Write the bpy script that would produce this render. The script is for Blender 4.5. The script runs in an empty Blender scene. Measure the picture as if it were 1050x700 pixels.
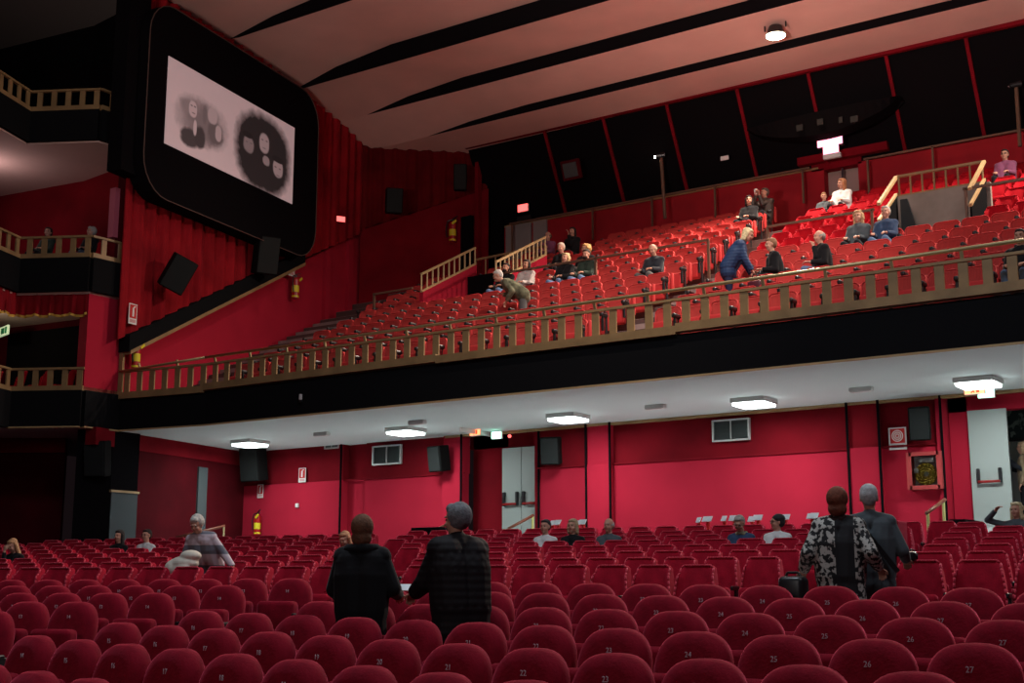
import bpy, bmesh, math, random
from math import sin, cos, tan, radians, pi, sqrt, atan2, degrees
from mathutils import Vector, Matrix
random.seed(7)
SC = bpy.context.scene
COL = SC.collection

# ------------------------------------------------------------------ camera
F = 1355.0; PITCH = radians(10.7); HEAD = radians(34.5); CZ = 1.864
cam_d = bpy.data.cameras.new('camera'); cam = bpy.data.objects.new('camera', cam_d); COL.objects.link(cam)
cam.location = (0, 0, CZ); cam.rotation_euler = (pi/2 + PITCH, 0, HEAD)
cam_d.sensor_width = 36; cam_d.lens = 36*F/1050; cam_d.clip_end = 200
SC.camera = cam
SC.view_settings.view_transform = 'Standard'; SC.view_settings.look = 'None'
SC.view_settings.gamma = 1; SC.view_settings.use_curve_mapping = False
SC.view_settings.exposure = 0.0
SC.cycles.use_denoising = True
SC.cycles.max_bounces = 6; SC.cycles.diffuse_bounces = 4
SC.cycles.sample_clamp_indirect = 4

# survey helpers: from a bearing in the photograph to the metric plan of the hall
def ray(x, y):
    r = x-525; u = 350-y
    f = F*cos(PITCH)-u*sin(PITCH); v = F*sin(PITCH)+u*cos(PITCH)
    return (r*cos(HEAD)-f*sin(HEAD), r*sin(HEAD)+f*cos(HEAD), v)
def atY(x, y, Y):
    d = ray(x, y); t = Y/d[1]; return (d[0]*t, Y, CZ+d[2]*t)
def atZ(x, y, Z):
    d = ray(x, y); t = (Z-CZ)/d[2]; return (d[0]*t, d[1]*t, Z)
def proj(X, Y, Z):
    Z -= CZ
    r = X*cos(HEAD)+Y*sin(HEAD); f = -X*sin(HEAD)+Y*cos(HEAD)
    de = f*cos(PITCH)+Z*sin(PITCH); up = -f*sin(PITCH)+Z*cos(PITCH)
    return 525+F*r/de, 350-F*up/de, de

# ------------------------------------------------------------------ plan of the hall
GD = radians(-10.5); GB = .0894
def floor_z(X, Y):
    return GB*(X*sin(GD)+Y*cos(GD)) + .016*max(0., Y-12.9)
WY = 24.7                                   # back wall of the stalls
UZ = 5.45                                   # soffit under the balcony
LWA = radians(-10.8)                        # heading of the left wall
LW0 = (-24.5, 19.9)
def lw(t, off=0.):                          # point on the left wall, t metres beyond the balcony edge; off = into the room
    return (LW0[0]+t*sin(LWA)+off*cos(LWA), LW0[1]+t*cos(LWA)-off*sin(LWA))
def on_lw(x, y, off=0.):
    n = (cos(LWA), -sin(LWA)); c = LW0[0]*n[0]+LW0[1]*n[1]+off
    d = ray(x, y); k = c/(n[0]*d[0]+n[1]*d[1])
    p = (d[0]*k, d[1]*k, CZ+d[2]*k)
    t = (p[0]-LW0[0])*sin(LWA)+(p[1]-LW0[1])*cos(LWA)
    return t, p[2]
def row_y(k): return 21.0+.85*(k-1)          # balcony backrests
def row_z(k): return 6.05+.4*(k-1)           # balcony treads
def z_at(X, Y, y):
    lo, hi = -2, 30
    for _ in range(50):
        m = (lo+hi)/2
        if proj(X, Y, m)[1] > y: lo = m
        else: hi = m
    return lo
def x_at(px, Y, Z):
    lo, hi = -60, Y*1.25
    for _ in range(50):
        m = (lo+hi)/2
        if proj(m, Y, Z)[0] < px: lo = m
        else: hi = m
    return lo

# ------------------------------------------------------------------ materials
MATS = {}
def mat(name, col, rough=.7, metal=0., emis=None, es=0., sheen=0., sheen_tint=None, bump=0., bscale=200., var=0., vscale=3., spec=.3, wave=None, alpha=None):
    m = bpy.data.materials.new(name); m.use_nodes = True; nt = m.node_tree; N = nt.nodes; L = nt.links
    b = N['Principled BSDF']
    b.inputs['Base Color'].default_value = (*col, 1); b.inputs['Roughness'].default_value = rough
    b.inputs['Metallic'].default_value = metal; b.inputs['Specular IOR Level'].default_value = spec
    if emis: b.inputs['Emission Color'].default_value = (*emis, 1); b.inputs['Emission Strength'].default_value = es
    if sheen:
        b.inputs['Sheen Weight'].default_value = sheen; b.inputs['Sheen Roughness'].default_value = .35
        b.inputs['Sheen Tint'].default_value = (*(sheen_tint or (1, .3, .35)), 1)
    tc = N.new('ShaderNodeTexCoord')
    if var:
        n = N.new('ShaderNodeTexNoise'); n.inputs['Scale'].default_value = vscale; n.inputs['Detail'].default_value = 5
        L.new(tc.outputs['Object'], n.inputs['Vector'])
        r = N.new('ShaderNodeMapRange'); r.inputs['From Min'].default_value = .3; r.inputs['From Max'].default_value = .7
        r.inputs['To Min'].default_value = 1-var; r.inputs['To Max'].default_value = 1+var
        L.new(n.outputs['Fac'], r.inputs['Value'])
        mx = N.new('ShaderNodeVectorMath'); mx.operation = 'SCALE'; mx.inputs[0].default_value = col
        L.new(r.outputs['Result'], mx.inputs['Scale']); L.new(mx.outputs['Vector'], b.inputs['Base Color'])
    if bump:
        n = N.new('ShaderNodeTexNoise'); n.inputs['Scale'].default_value = bscale; n.inputs['Detail'].default_value = 3
        L.new(tc.outputs['Object'], n.inputs['Vector'])
        bp = N.new('ShaderNodeBump'); bp.inputs['Strength'].default_value = bump; bp.inputs['Distance'].default_value = .01
        L.new(n.outputs['Fac'], bp.inputs['Height']); L.new(bp.outputs['Normal'], b.inputs['Normal'])
    if wave:
        w = N.new('ShaderNodeTexWave'); w.bands_direction = wave[0]; w.inputs['Scale'].default_value = wave[1]; w.inputs['Distortion'].default_value = wave[2] if len(wave) > 2 else 0
        L.new(tc.outputs['Object'], w.inputs['Vector'])
        bp = N.new('ShaderNodeBump'); bp.inputs['Strength'].default_value = .6; bp.inputs['Distance'].default_value = .012
        L.new(w.outputs['Fac'], bp.inputs['Height']); L.new(bp.outputs['Normal'], b.inputs['Normal'])
    MATS[name] = m
    return m
def pattern(name, c1, c2, scale, thr, kind='noise', rough=.8):
    m = bpy.data.materials.new(name); m.use_nodes = True; N = m.node_tree.nodes; L = m.node_tree.links; b = N['Principled BSDF']
    b.inputs['Roughness'].default_value = rough; b.inputs['Specular IOR Level'].default_value = .2
    tc = N.new('ShaderNodeTexCoord')
    if kind == 'noise':
        t = N.new('ShaderNodeTexNoise'); t.inputs['Scale'].default_value = scale; t.inputs['Detail'].default_value = 2; out = t.outputs['Fac']
        L.new(tc.outputs['Object'], t.inputs['Vector'])
    elif kind == 'voronoi':
        t = N.new('ShaderNodeTexVoronoi'); t.inputs['Scale'].default_value = scale; out = t.outputs['Distance']
        L.new(tc.outputs['Object'], t.inputs['Vector'])
    else:
        t = N.new('ShaderNodeTexWave'); t.bands_direction = 'Z'; t.inputs['Scale'].default_value = scale; out = t.outputs['Fac']
        L.new(tc.outputs['Object'], t.inputs['Vector'])
    cr = N.new('ShaderNodeValToRGB'); cr.color_ramp.interpolation = 'LINEAR'
    cr.color_ramp.elements[0].position = thr-.03; cr.color_ramp.elements[0].color = (*c1, 1)
    cr.color_ramp.elements[1].position = thr+.03; cr.color_ramp.elements[1].color = (*c2, 1)
    L.new(out, cr.inputs['Fac']); L.new(cr.outputs['Color'], b.inputs['Base Color'])
    MATS[name] = m
    return m

SHT = (1, .12, .2)
M_velvet = mat('burgundy_velvet', (.21, .004, .016), .85, sheen=1.0, sheen_tint=SHT, bump=.25, bscale=60, var=.18, vscale=14, spec=.1)
M_winged = mat('crimson_velvet', (.33, .006, .022), .85, sheen=1.0, sheen_tint=SHT, bump=.25, bscale=60, var=.15, vscale=12, spec=.1)
M_balc = mat('red_ribbed_fabric', (.54, .050, .045), .8, sheen=.2, sheen_tint=(1, .3, .25), wave=('X', 14), spec=.2)
M_balc2 = mat('red_plain_fabric', (.52, .034, .036), .8, sheen=.2, sheen_tint=(1, .3, .25), spec=.2)
M_balc3 = mat('dark_crimson_velvet', (.42, .006, .014), .85, sheen=.4, sheen_tint=SHT, spec=.1)
M_black = mat('black_plastic', (.012, .012, .014), .35, spec=.5)
M_cab = mat('black_cabinet', (.007, .007, .007), .9, spec=.1)
M_parapet = mat('rear_red_panel', (.32, .008, .016), .85, var=.15, vscale=1.5)
M_chrome = mat('polished_metal', (.7, .7, .7), .2, 1.)
M_num = mat('number_thread', (.62, .52, .60), .7)
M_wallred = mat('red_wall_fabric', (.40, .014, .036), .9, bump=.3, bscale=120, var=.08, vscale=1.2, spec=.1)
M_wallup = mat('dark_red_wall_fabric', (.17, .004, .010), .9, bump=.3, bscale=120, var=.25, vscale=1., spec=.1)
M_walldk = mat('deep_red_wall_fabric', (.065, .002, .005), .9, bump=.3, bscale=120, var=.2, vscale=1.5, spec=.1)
M_pinkwall = mat('rose_painted_edge', (.55, .12, .18), .8)
M_drape_shaded = mat('shaded_red_drape', (.12, .004, .006), .9, var=.3, vscale=1.1, spec=.1)  # darker copy of the drape cloth, corner shade put into its colour
M_drape = mat('dark_red_drape', (.27, .007, .013), .85, sheen=.2, sheen_tint=SHT, var=.3, vscale=1.1, spec=.1)
M_fascia = mat('black_felt', (.009, .009, .010), .95, bump=.4, bscale=90, spec=.03)
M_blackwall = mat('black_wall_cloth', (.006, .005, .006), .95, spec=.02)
M_greypil = mat('dark_grey_pillar_paint', (.06, .075, .08), .7)
M_ceil = mat('pale_ceiling_plaster', (.72, .47, .41), .9, bump=.2, bscale=30, var=.06, vscale=.8)
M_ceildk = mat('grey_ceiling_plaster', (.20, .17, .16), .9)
M_soffit = mat('white_soffit_paint', (.70, .80, .80), .8, var=.03, vscale=.7)
M_wood = mat('oak_wood', (.31, .19, .085), .5, bump=.2, bscale=20, var=.2, vscale=3, spec=.4)
M_woodl = mat('light_oak_wood', (.46, .31, .15), .5, var=.15, vscale=3, spec=.4)
M_brass = mat('brass_tube', (.50, .42, .22), .35, .6)
M_carpet = mat('grey_carpet', (.30, .22, .205), .95, bump=.4, bscale=60, var=.2, vscale=3)
M_floor = mat('dark_red_carpet', (.05, .012, .016), .95, var=.2, vscale=2)
M_greyfl = mat('grey_aisle_floor', (.55, .57, .57), .6, var=.1, vscale=2)
M_riser = mat('dark_step_riser', (.11, .06, .055), .9)
M_doorg = mat('grey_door_paint', (.29, .32, .31), .5)
M_doorb = mat('cream_door_paint', (.36, .25, .22), .6)
M_speaker = mat('speaker_cloth', (.009, .011, .011), .8)
M_grille = mat('grille_mesh_dark', (.085, .10, .10), .6, wave=('Z', 40))
M_frame = mat('aluminium_frame', (.55, .55, .54), .4, .3)
M_lampw = mat('lit_panel', (1, 1, 1), .5, emis=(.86, 1, .97), es=9)
M_lampbody = mat('lamp_housing_white', (.6, .62, .6), .5)
M_orange = mat('lit_orange_sign', (1, .4, .2), .5, emis=(1, .30, .12), es=2.2)
M_green = mat('lit_green_sign', (.4, 1, .6), .5, emis=(.45, 1, .78), es=4)
M_redlit = mat('lit_red_sign', (1, .3, .3), .5, emis=(1, .10, .09), es=2.6)
M_redlitb = mat('lit_bright_red_sign', (1, .3, .4), .5, emis=(1, .28, .40), es=3.5)
M_white = mat('white_enamel', (.75, .73, .72), .5)
M_card = mat('white_card', (.80, .86, .88), .6)
M_signred = mat('sign_red', (.55, .02, .02), .5)
M_ext = mat('extinguisher_red', (.40, .01, .01), .3, spec=.5)
M_yellow = mat('yellow_label', (.72, .60, .03), .5)
M_hose = mat('yellow_hose', (.45, .33, .04), .6, bump=.5, bscale=30)
M_glass = mat('cabinet_glass', (.8, .8, .8), .05, spec=.6)
M_glass.node_tree.nodes['Principled BSDF'].inputs['Transmission Weight'].default_value = 1
M_gold = mat('gold_fringe', (.75, .42, .07), .6)
M_filament = mat('lamp_glow', (1, 1, .8), .5, emis=(1, .82, .55), es=60)

# ------------------------------------------------------------------ mesh building
class MB:
    def __init__(s): s.bm = bmesh.new()
    def xf(s, vs, M):
        if M is not None: bmesh.ops.transform(s.bm, matrix=M, verts=vs)
    def box(s, c, d, bevel=0., M=None, seg=2):
        r = bmesh.ops.create_cube(s.bm, size=1.); vs = r['verts']
        bmesh.ops.scale(s.bm, vec=d, verts=vs)
        if bevel:
            es = list({e for v in vs for e in v.link_edges})
            o = bmesh.ops.bevel(s.bm, geom=es, offset=bevel, segments=seg, affect='EDGES', profile=.5)
            vs = list({v for f in o['faces'] for v in f.verts} | {v for v in vs if v.is_valid})
            vs = s.island(vs)
        bmesh.ops.translate(s.bm, vec=c, verts=vs)
        s.xf(vs, M); return s
    def island(s, vs):
        seen = set(vs); st = list(vs)
        while st:
            v = st.pop()
            for e in v.link_edges:
                o = e.other_vert(v)
                if o not in seen: seen.add(o); st.append(o)
        return list(seen)
    def tube(s, p, q, r, r2=None, n=10, caps=True):
        p = Vector(p); q = Vector(q); d = q-p; R = d.to_track_quat('Z', 'Y').to_matrix(); r2 = r if r2 is None else r2
        x, y = R.col[0].copy(), R.col[1].copy(); nv = s.bm.verts.new
        cs = [(cos(2*pi*i/n), sin(2*pi*i/n)) for i in range(n)]
        A = [nv(p+x*(c*r)+y*(t*r)) for c, t in cs]; B_ = [nv(q+x*(c*r2)+y*(t*r2)) for c, t in cs]
        nf = s.bm.faces.new
        for i in range(n): nf((A[i], A[(i+1) % n], B_[(i+1) % n], B_[i]))
        if caps: nf(A[::-1]); nf(B_)
        return s
    def bar(s, p, q, w, h):                  # rectangular bar, w across (horizontal), h up
        p = Vector(p); q = Vector(q); d = q-p
        x = d.cross(Vector((0, 0, 1)))
        x = x.normalized() if x.length > 1e-6 else Vector((1, 0, 0))
        u = x.cross(d).normalized()
        pts = []
        for e in (p, q):
            for a, b in ((-1, -1), (1, -1), (1, 1), (-1, 1)): pts.append(e+x*a*w/2+u*b*h/2)
        v = [s.bm.verts.new(k) for k in pts]
        for f in ((0, 3, 2, 1), (4, 5, 6, 7), (0, 1, 5, 4), (1, 2, 6, 5), (2, 3, 7, 6), (3, 0, 4, 7)): s.bm.faces.new([v[i] for i in f])
        return s
    def ell(s, c, r, M=None, u=14, v=10):
        c = Vector(c); nv = s.bm.verts.new; nf = s.bm.faces.new
        M3 = M.to_3x3() if M is not None else None
        def P(x, y, z):
            w = Vector((x*r[0], y*r[1], z*r[2]))
            return nv(c+(M3 @ w if M3 is not None else w))
        rings = []
        for j in range(1, v):
            a = pi*j/v; sa, ca = sin(a), cos(a)
            rings.append([P(sa*cos(2*pi*i/u), sa*sin(2*pi*i/u), ca) for i in range(u)])
        t = P(0, 0, 1); bo = P(0, 0, -1)
        for i in range(u):
            nf((t, rings[0][i], rings[0][(i+1) % u])); nf((bo, rings[-1][(i+1) % u], rings[-1][i]))
        for A, B_ in zip(rings, rings[1:]):
            for i in range(u): nf((A[i], B_[i], B_[(i+1) % u], A[(i+1) % u]))
        return s
    def prism(s, pts, off):                  # pts: 3-D outline, off: extrusion vector
        a = [s.bm.verts.new(p) for p in pts]; o = Vector(off); b = [s.bm.verts.new(Vector(p)+o) for p in pts]
        n = len(a)
        s.bm.faces.new(a); s.bm.faces.new(b[::-1])
        for i in range(n): s.bm.faces.new((a[i], b[i], b[(i+1) % n], a[(i+1) % n]))
        return s
    def grid(s, rows):
        V = [[s.bm.verts.new(p) for p in r] for r in rows]
        for i in range(len(V)-1):
            for j in range(len(V[0])-1): s.bm.faces.new((V[i][j], V[i][j+1], V[i+1][j+1], V[i+1][j]))
        return V
    def mesh(s, name, m, smooth=False, ang=None):
        bmesh.ops.recalc_face_normals(s.bm, faces=s.bm.faces)
        me = bpy.data.meshes.new(name); s.bm.to_mesh(me); s.bm.free()
        me.materials.append(m)
        if smooth:
            for p in me.polygons: p.use_smooth = True
            if ang: me.set_sharp_from_angle(angle=radians(ang))
        return me
    def build(s, name, m, parent=None, smooth=False, ang=None, loc=None, rz=0):
        return link(name, s.mesh(name, m, smooth, ang), parent, loc, rz)
def link(name, me, parent=None, loc=None, rz=0):
    o = bpy.data.objects.new(name, me); COL.objects.link(o)
    if parent: o.parent = parent
    if loc: o.location = loc
    if rz: o.rotation_euler.z = rz
    return o
def thing(name, label, cat, loc=(0, 0, 0), rz=0, group=None):
    o = bpy.data.objects.new(name, None); COL.objects.link(o); o.location = loc; o.rotation_euler.z = rz
    o.empty_display_size = .1
    tag(o, label, cat, group); return o
def tag(o, label, cat, group=None):
    o['label'] = label; o['category'] = cat
    if group: o['group'] = group
    return o
def struct(o): o['kind'] = 'structure'; return o

# ------------------------------------------------------------------ setting: floors, walls, ceilings
def quad(name, pts, m):
    b = MB(); b.bm.faces.new([b.bm.verts.new(p) for p in pts]); return struct(b.build(name, m))
# stalls floor
b = MB(); XS = [-34+1.0*i for i in range(49)]; YS = [-5+.99*i for i in range(31)]
b.grid([[(x, y, floor_z(x, y)) for x in XS] for y in YS])
fl = struct(b.build('floor', M_floor))
# grey walkway along the back wall of the stalls and down the right aisle
b = MB(); b.grid([[(x, y, floor_z(x, y)+.012) for x in (-26, -22, -18, -14, -10, -8, -4, 0, 6)] for y in (20.9, 21.5, 22.5, 23.5, 24.69)])
struct(b.build('floor_rear_walkway', M_greyfl))  # western stretch added pale to bounce lamp light up to the soffit
b = MB(); b.grid([[(x-.06*(y-12), y, floor_z(x-.06*(y-12), y)+.010) for x in (-5.6, -4.75)] for y in [11.6+.5*i for i in range(19)]])
struct(b.build('floor_right_aisle', M_greyfl))

# back wall of the stalls, in panels between pilasters (X intervals)
RZ = 4.56
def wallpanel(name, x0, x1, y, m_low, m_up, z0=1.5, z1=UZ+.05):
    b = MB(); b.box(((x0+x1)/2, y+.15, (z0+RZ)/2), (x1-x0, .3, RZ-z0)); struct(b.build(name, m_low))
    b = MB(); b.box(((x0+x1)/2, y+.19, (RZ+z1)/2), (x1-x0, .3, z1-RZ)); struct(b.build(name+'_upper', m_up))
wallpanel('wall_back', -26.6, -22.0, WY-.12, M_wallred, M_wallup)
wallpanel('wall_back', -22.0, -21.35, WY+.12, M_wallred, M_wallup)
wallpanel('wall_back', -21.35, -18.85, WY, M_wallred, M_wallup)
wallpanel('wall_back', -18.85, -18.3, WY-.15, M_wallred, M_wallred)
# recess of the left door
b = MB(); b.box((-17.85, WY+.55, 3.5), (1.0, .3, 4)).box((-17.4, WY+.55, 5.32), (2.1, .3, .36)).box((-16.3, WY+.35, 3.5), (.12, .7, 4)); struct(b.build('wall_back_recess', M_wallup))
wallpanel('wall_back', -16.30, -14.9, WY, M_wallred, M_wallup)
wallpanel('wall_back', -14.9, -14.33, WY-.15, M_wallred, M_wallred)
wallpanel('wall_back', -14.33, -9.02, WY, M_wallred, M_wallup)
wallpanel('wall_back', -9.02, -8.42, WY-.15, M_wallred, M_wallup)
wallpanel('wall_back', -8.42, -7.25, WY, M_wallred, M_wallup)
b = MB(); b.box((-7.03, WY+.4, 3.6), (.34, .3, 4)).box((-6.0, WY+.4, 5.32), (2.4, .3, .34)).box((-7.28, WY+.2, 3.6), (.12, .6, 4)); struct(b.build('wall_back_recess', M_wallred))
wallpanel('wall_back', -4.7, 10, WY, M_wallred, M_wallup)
# dark joint strips
for i, (x, y0) in enumerate(((-25.55, WY-.13), (-22.02, WY-.14), (-18.29, WY-.17), (-16.24, WY-.02), (-14.92, WY-.16), (-14.32, WY-.16), (-9.03, WY-.16), (-8.41, WY-.16), (-7.24, WY-.12))):
    b = MB(); b.box((x, y0, 3.5), (.045, .03, 3.9)); struct(b.build('trim_%d' % (i+1), M_blackwall))
b = MB(); b.box((-22.3, WY-.03, RZ), (8.0, .05, .03)).box((-11.8, WY-.03, RZ), (9.0, .05, .03)); struct(b.build('trim_20', M_wallup))
b = MB(); b.box((-11.5, WY-.06, UZ-.03), (14.6, .14, .05)); struct(b.build('trim_21', M_wood))
b = MB(); b.box((-8.0, WY-.03, floor_z(-8, 24.7)+.10), (3.2, .05, .12)); struct(b.build('baseboard_back', M_black))

# left wall of the stalls beneath the balcony (dark red) with the header band
def lwall(name, t0, t1, z0, z1, m, off=0., th=.3):
    p = [lw(t0, off), lw(t1, off), lw(t1, off-th), lw(t0, off-th)]
    b = MB(); b.prism([(q[0], q[1], z0) for q in p], (0, 0, z1-z0)); return struct(b.build(name, m))
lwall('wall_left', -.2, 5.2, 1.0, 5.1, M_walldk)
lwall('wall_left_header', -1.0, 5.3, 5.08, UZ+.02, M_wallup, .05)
t, z = on_lw(203, 470); t2, _ = on_lw(212, 470)
lwall('door_3', t, t2, 1.0, 4.9, M_greypil, .05, .05)
# soffit under the balcony and under the side tiers
P0 = (-24.45, 19.6); P1 = (-24.49, 18.69); P2 = (-26.0, 17.86); P3 = (-24.9, 15.2)
b = MB(); b.prism([(-30, 17.5, UZ), (P2[0], P2[1], UZ), (P1[0], P1[1], UZ), (P0[0], P0[1]+.02, UZ), (-22.0, 20.02, UZ), (12, 20.02, UZ), (12, 26.6, UZ), (-30, 26.6, UZ)], (0, 0, .25))
struct(b.build('ceiling_stalls_soffit', M_soffit))
# balcony front edge
b = MB(); b.box((-5.0, 20.08, 5.83), (34.0, .16, .75)).bar((P0[0], P0[1]+.08, 5.83), (-21.95, 20.08, 5.83), .16, .75); struct(b.build('wall_balcony_fascia', M_fascia))
b = MB(); b.box((-5.0, 19.99, 5.455), (34.0, .05, .03)).bar((P0[0], P0[1]-.01, 5.455), (-21.95, 19.99, 5.455), .05, .03); struct(b.build('trim_22', M_woodl))
b = MB(); b.box((P0[0]+.02, P0[1]-.02, 5.85), (.07, .06, .8)); struct(b.build('trim_23', M_wood))

# stepped balcony floor: treads with risers, grey carpet
b = MB(); prof = [(20.1, 5.7), (20.1, 6.05)]
for k in range(1, 15):
    y1 = row_y(k)+.22
    prof += [(y1, row_z(k)), (y1, row_z(k+1))]
prof += [(35.5, row_z(15)), (35.5, row_z(15)-.4)]
prof = [(y, z) for y, z in prof]
# vomitory wells are cut out by building the floor in lengths along X
def steps(x0, x1, ks, name='floor_balcony'):
    b = MB()
    for k in ks:
        ya = row_y(k)-.63 if k > 1 else 20.1; yb = row_y(k)+.22 if k < 14 else 33.2
        if k in (13,) : yb = 33.2
        b.box(((x0+x1)/2, (ya+yb)/2, row_z(k)-.25), (x1-x0, yb-ya, .5))
    return struct(b.build(name, M_carpet))
steps(-28.3, 8, range(1, 7)); steps(-28.3, -20.85, range(7, 14)); steps(-18.4, -8.95, range(7, 14)); steps(-20.9, -18.3, range(10, 14)); steps(-7.1, 8, range(7, 14)); steps(-9.0, -7.0, range(10, 14))
# dark front edges of the steps
for k in range(2, 14):
    b = MB(); y = row_y(k)-.635
    for x0, x1 in (((-28.3, 8),) if k < 7 else ((-28.3, -20.9), (-18.4, -9.0), (-7.0, 8))):
        b.box(((x0+x1)/2, y-.005, row_z(k)-.2), (x1-x0, .012, .38))
    struct(b.build('trim_%d' % (30+k), M_riser))
# intermediate half steps in the aisles
for nm, xa, xb, ks in (('floor_aisle_steps', -12.62, -11.4, range(2, 14)), ('floor_side_steps', -27.2, -22.5, range(2, 11))):
    b = MB()
    for k in ks:
        xl = xa if nm == 'floor_aisle_steps' else lw(row_y(k)-20.4)[0]-.2
        b.box(((xl+xb)/2, row_y(k)-.63-.2, row_z(k)-.3), (xb-xl, .42, .2))
    struct(b.build(nm, M_carpet))

# left wall above the balcony: lower bright red part, slanting black band, drape above
def slant(z_off):                              # height of the wood trim under the band at t
    return lambda t: 7.42+.519*t+z_off
zl = slant(0)
def lwpoly(name, pts, m, off=0., th=.2, st=True):   # pts (t, z)
    b = MB(); n = Vector((cos(LWA), -sin(LWA), 0))
    P = []
    for t, z in pts:
        q = lw(t, off); P.append((q[0], q[1], z))
    b.prism(P, -n*th); o = b.build(name, m)
    return struct(o) if st else o
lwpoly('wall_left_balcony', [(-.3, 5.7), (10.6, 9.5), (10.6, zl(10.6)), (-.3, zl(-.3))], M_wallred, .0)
lwpoly('trim_24', [(-.3, zl(-.3)-.05), (6.9, zl(6.9)-.05), (6.9, zl(6.9)+.04), (-.3, zl(-.3)+.04)], M_wood, .31, .33)
lwpoly('trim_25', [(-.35, zl(-.35)+.03), (6.9, zl(6.9)+.03), (6.9, zl(6.9)+.42), (-.35, zl(-.35)+.42)], M_fascia, .30, .32)
lwpoly('trim_26', [(-.32, 6.2), (-.25, 6.2), (-.25, zl(-.3)), (-.32, zl(-.3))], M_wood, .10, .1)
# pilaster-like returns along the lower red wall
for t in (8.3, 9.6, 10.5):
    lwpoly('trim_27', [(t, 8.6), (t+.25, 8.6), (t+.25, zl(t)), (t, zl(t))], M_wallred, .12, .14)
# pleated drape above
def pleats(name, pts_top, pts_bot, n, amp, m, st=False, freq=None):
    b = MB(); V = []
    nrm = None
    for j in range(5):
        w = j/4; row = []
        for i in range(n+1):
            u = i/n
            a = Vector(pts_top[0]).lerp(Vector(pts_top[1]), u); c = Vector(pts_bot[0]).lerp(Vector(pts_bot[1]), u)
            p = a.lerp(c, w)
            d = (Vector(pts_top[1])-Vector(pts_top[0])); d.z = 0; nv = Vector((d.y, -d.x, 0)).normalized()
            ph = u*(freq or n/8)*2*pi
            p += nv*(amp*sin(ph)+amp*.4*sin(ph*2.3+1))
            row.append(p)
        V.append(row)
    b.grid(V)
    back = [[Vector(p)-nv*.03 for p in r] for r in V]
    b.grid(back[::-1])
    return b.build(name, m, smooth=True)
q = lambda t, z, off=.16: (*lw(t, off), z)
o = pleats('wall_drape', (q(-.62, 16.3), q(10.4, 16.3)), (q(-.62, zl(-.62)+.42), q(10.4, zl(10.4)+.02)), 208, .07, M_drape, freq=24)
tag(o, 'dark red pleated drape covering the upper left wall beside the big projection screen', 'drape')
lwpoly('wall_left_upper', [(-.4, 7.0), (10.6, 12.0), (10.6, 18), (-.4, 18)], M_walldk, -.05)
# diagonal corner wall joining the back wall of the balcony
DX0 = lw(10.4); DX1 = (-23.3, 32.6)
b = MB(); b.prism([(DX0[0], DX0[1], 8), (DX1[0], DX1[1], 8), (DX1[0]-.2, DX1[1]+.3, 8), (DX0[0]-.3, DX0[1]+.2, 8)], (0, 0, 9)); struct(b.build('wall_left_corner', M_walldk))
o = pleats('corner_drape', ((DX0[0]+.1, DX0[1]-.2, 16.6), (DX1[0]+.05, DX1[1]-.15, 16.0)), ((DX0[0]+.1, DX0[1]-.2, 12.85), (DX1[0]+.05, DX1[1]-.15, 14.3)), 80, .06, M_drape_shaded, freq=8)
tag(o, 'dark red pleated drape in the rear left corner above the balcony', 'drape')
b = MB(); vv = [(DX0[0]+.12, DX0[1]-.12, 9), (DX1[0]+.08, DX1[1]-.12, 9), (DX1[0]+.08, DX1[1]-.12, 14.3), (DX0[0]+.12, DX0[1]-.12, 12.85)]
b.prism(vv, (-.1, .12, 0)); struct(b.build('wall_left_corner_lower', M_wallup))  # darker cloth than the side wall, the corner's shade put into its colour

# rear wall of the balcony: low red parapet wall, inward leaning black cloth above it
b = MB(); b.box((-17.9, 33.15, 12.0), (10.9, .3, 2.2)).box((-1.8, 33.15, 12.0), (19.4, .3, 2.2)); struct(b.build('wall_balcony_back', M_parapet))
b = MB(); b.box((-12.1, 33.15, 13.3), (1.4, .3, .5)); struct(b.build('wall_balcony_back_lintel', M_wallup))
b = MB(); b.bar((-23.2, 32.98, 13.12), (-12.6, 32.98, 13.12), .06, .05).bar((-11.3, 32.98, 13.12), (8, 32.98, 13.12), .06, .05); struct(b.build('trim_50', M_wood))
b = MB(); b.prism([(-23.6, 33.1, 13.1), (8.2, 33.1, 13.1), (8.2, 31.8, 15.7), (-23.6, 31.8, 15.7)], (0, .3, .1)); struct(b.build('wall_balcony_back_upper', M_blackwall))
for i, px in enumerate((558, 618, 683, 755, 828, 908, 990, 1060)):
    X, Y, Z = atY(px, {558: 137, 618: 122, 683: 110, 755: 95, 828: 77, 908: 60, 990: 43, 1060: 27}[px], 31.8)
    b = MB(); b.bar((X, 31.74, 15.62), (X, 33.04, 13.1), .09, .05); struct(b.build('trim_%d' % (51+i), M_wallup))
b = MB(); b.bar((-23.6, 31.78, 15.55), (8.2, 31.78, 15.35), .12, .16); struct(b.build('trim_60', M_wallup))
# end walls far right and behind the stage side (never in the frame)
b = MB(); b.box((9.2, 15, 8), (.3, 42, 18)); struct(b.build('wall_right', M_wallup))
b = MB(); b.box((-10, -6, 8), (44, .3, 18)); struct(b.build('wall_front', M_walldk))

# ceiling: stepped strips with black risers that face the stage
edges = [(-7, 16.4, 16.9), (8, 16.6, 17.1), (14, 16.7, 17.1), (19.3, 16.5, 16.95), (23.16, 16.40, 16.80), (26.26, 16.10, 16.62), (28.6, 15.90, 16.28), (30.3, 15.52, 15.76)]
# each: Y of the riser, height of the strip behind it (low), height of the strip in front (high)
ends = edges[1:]+[(33.4, None, 15.42)]
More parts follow.
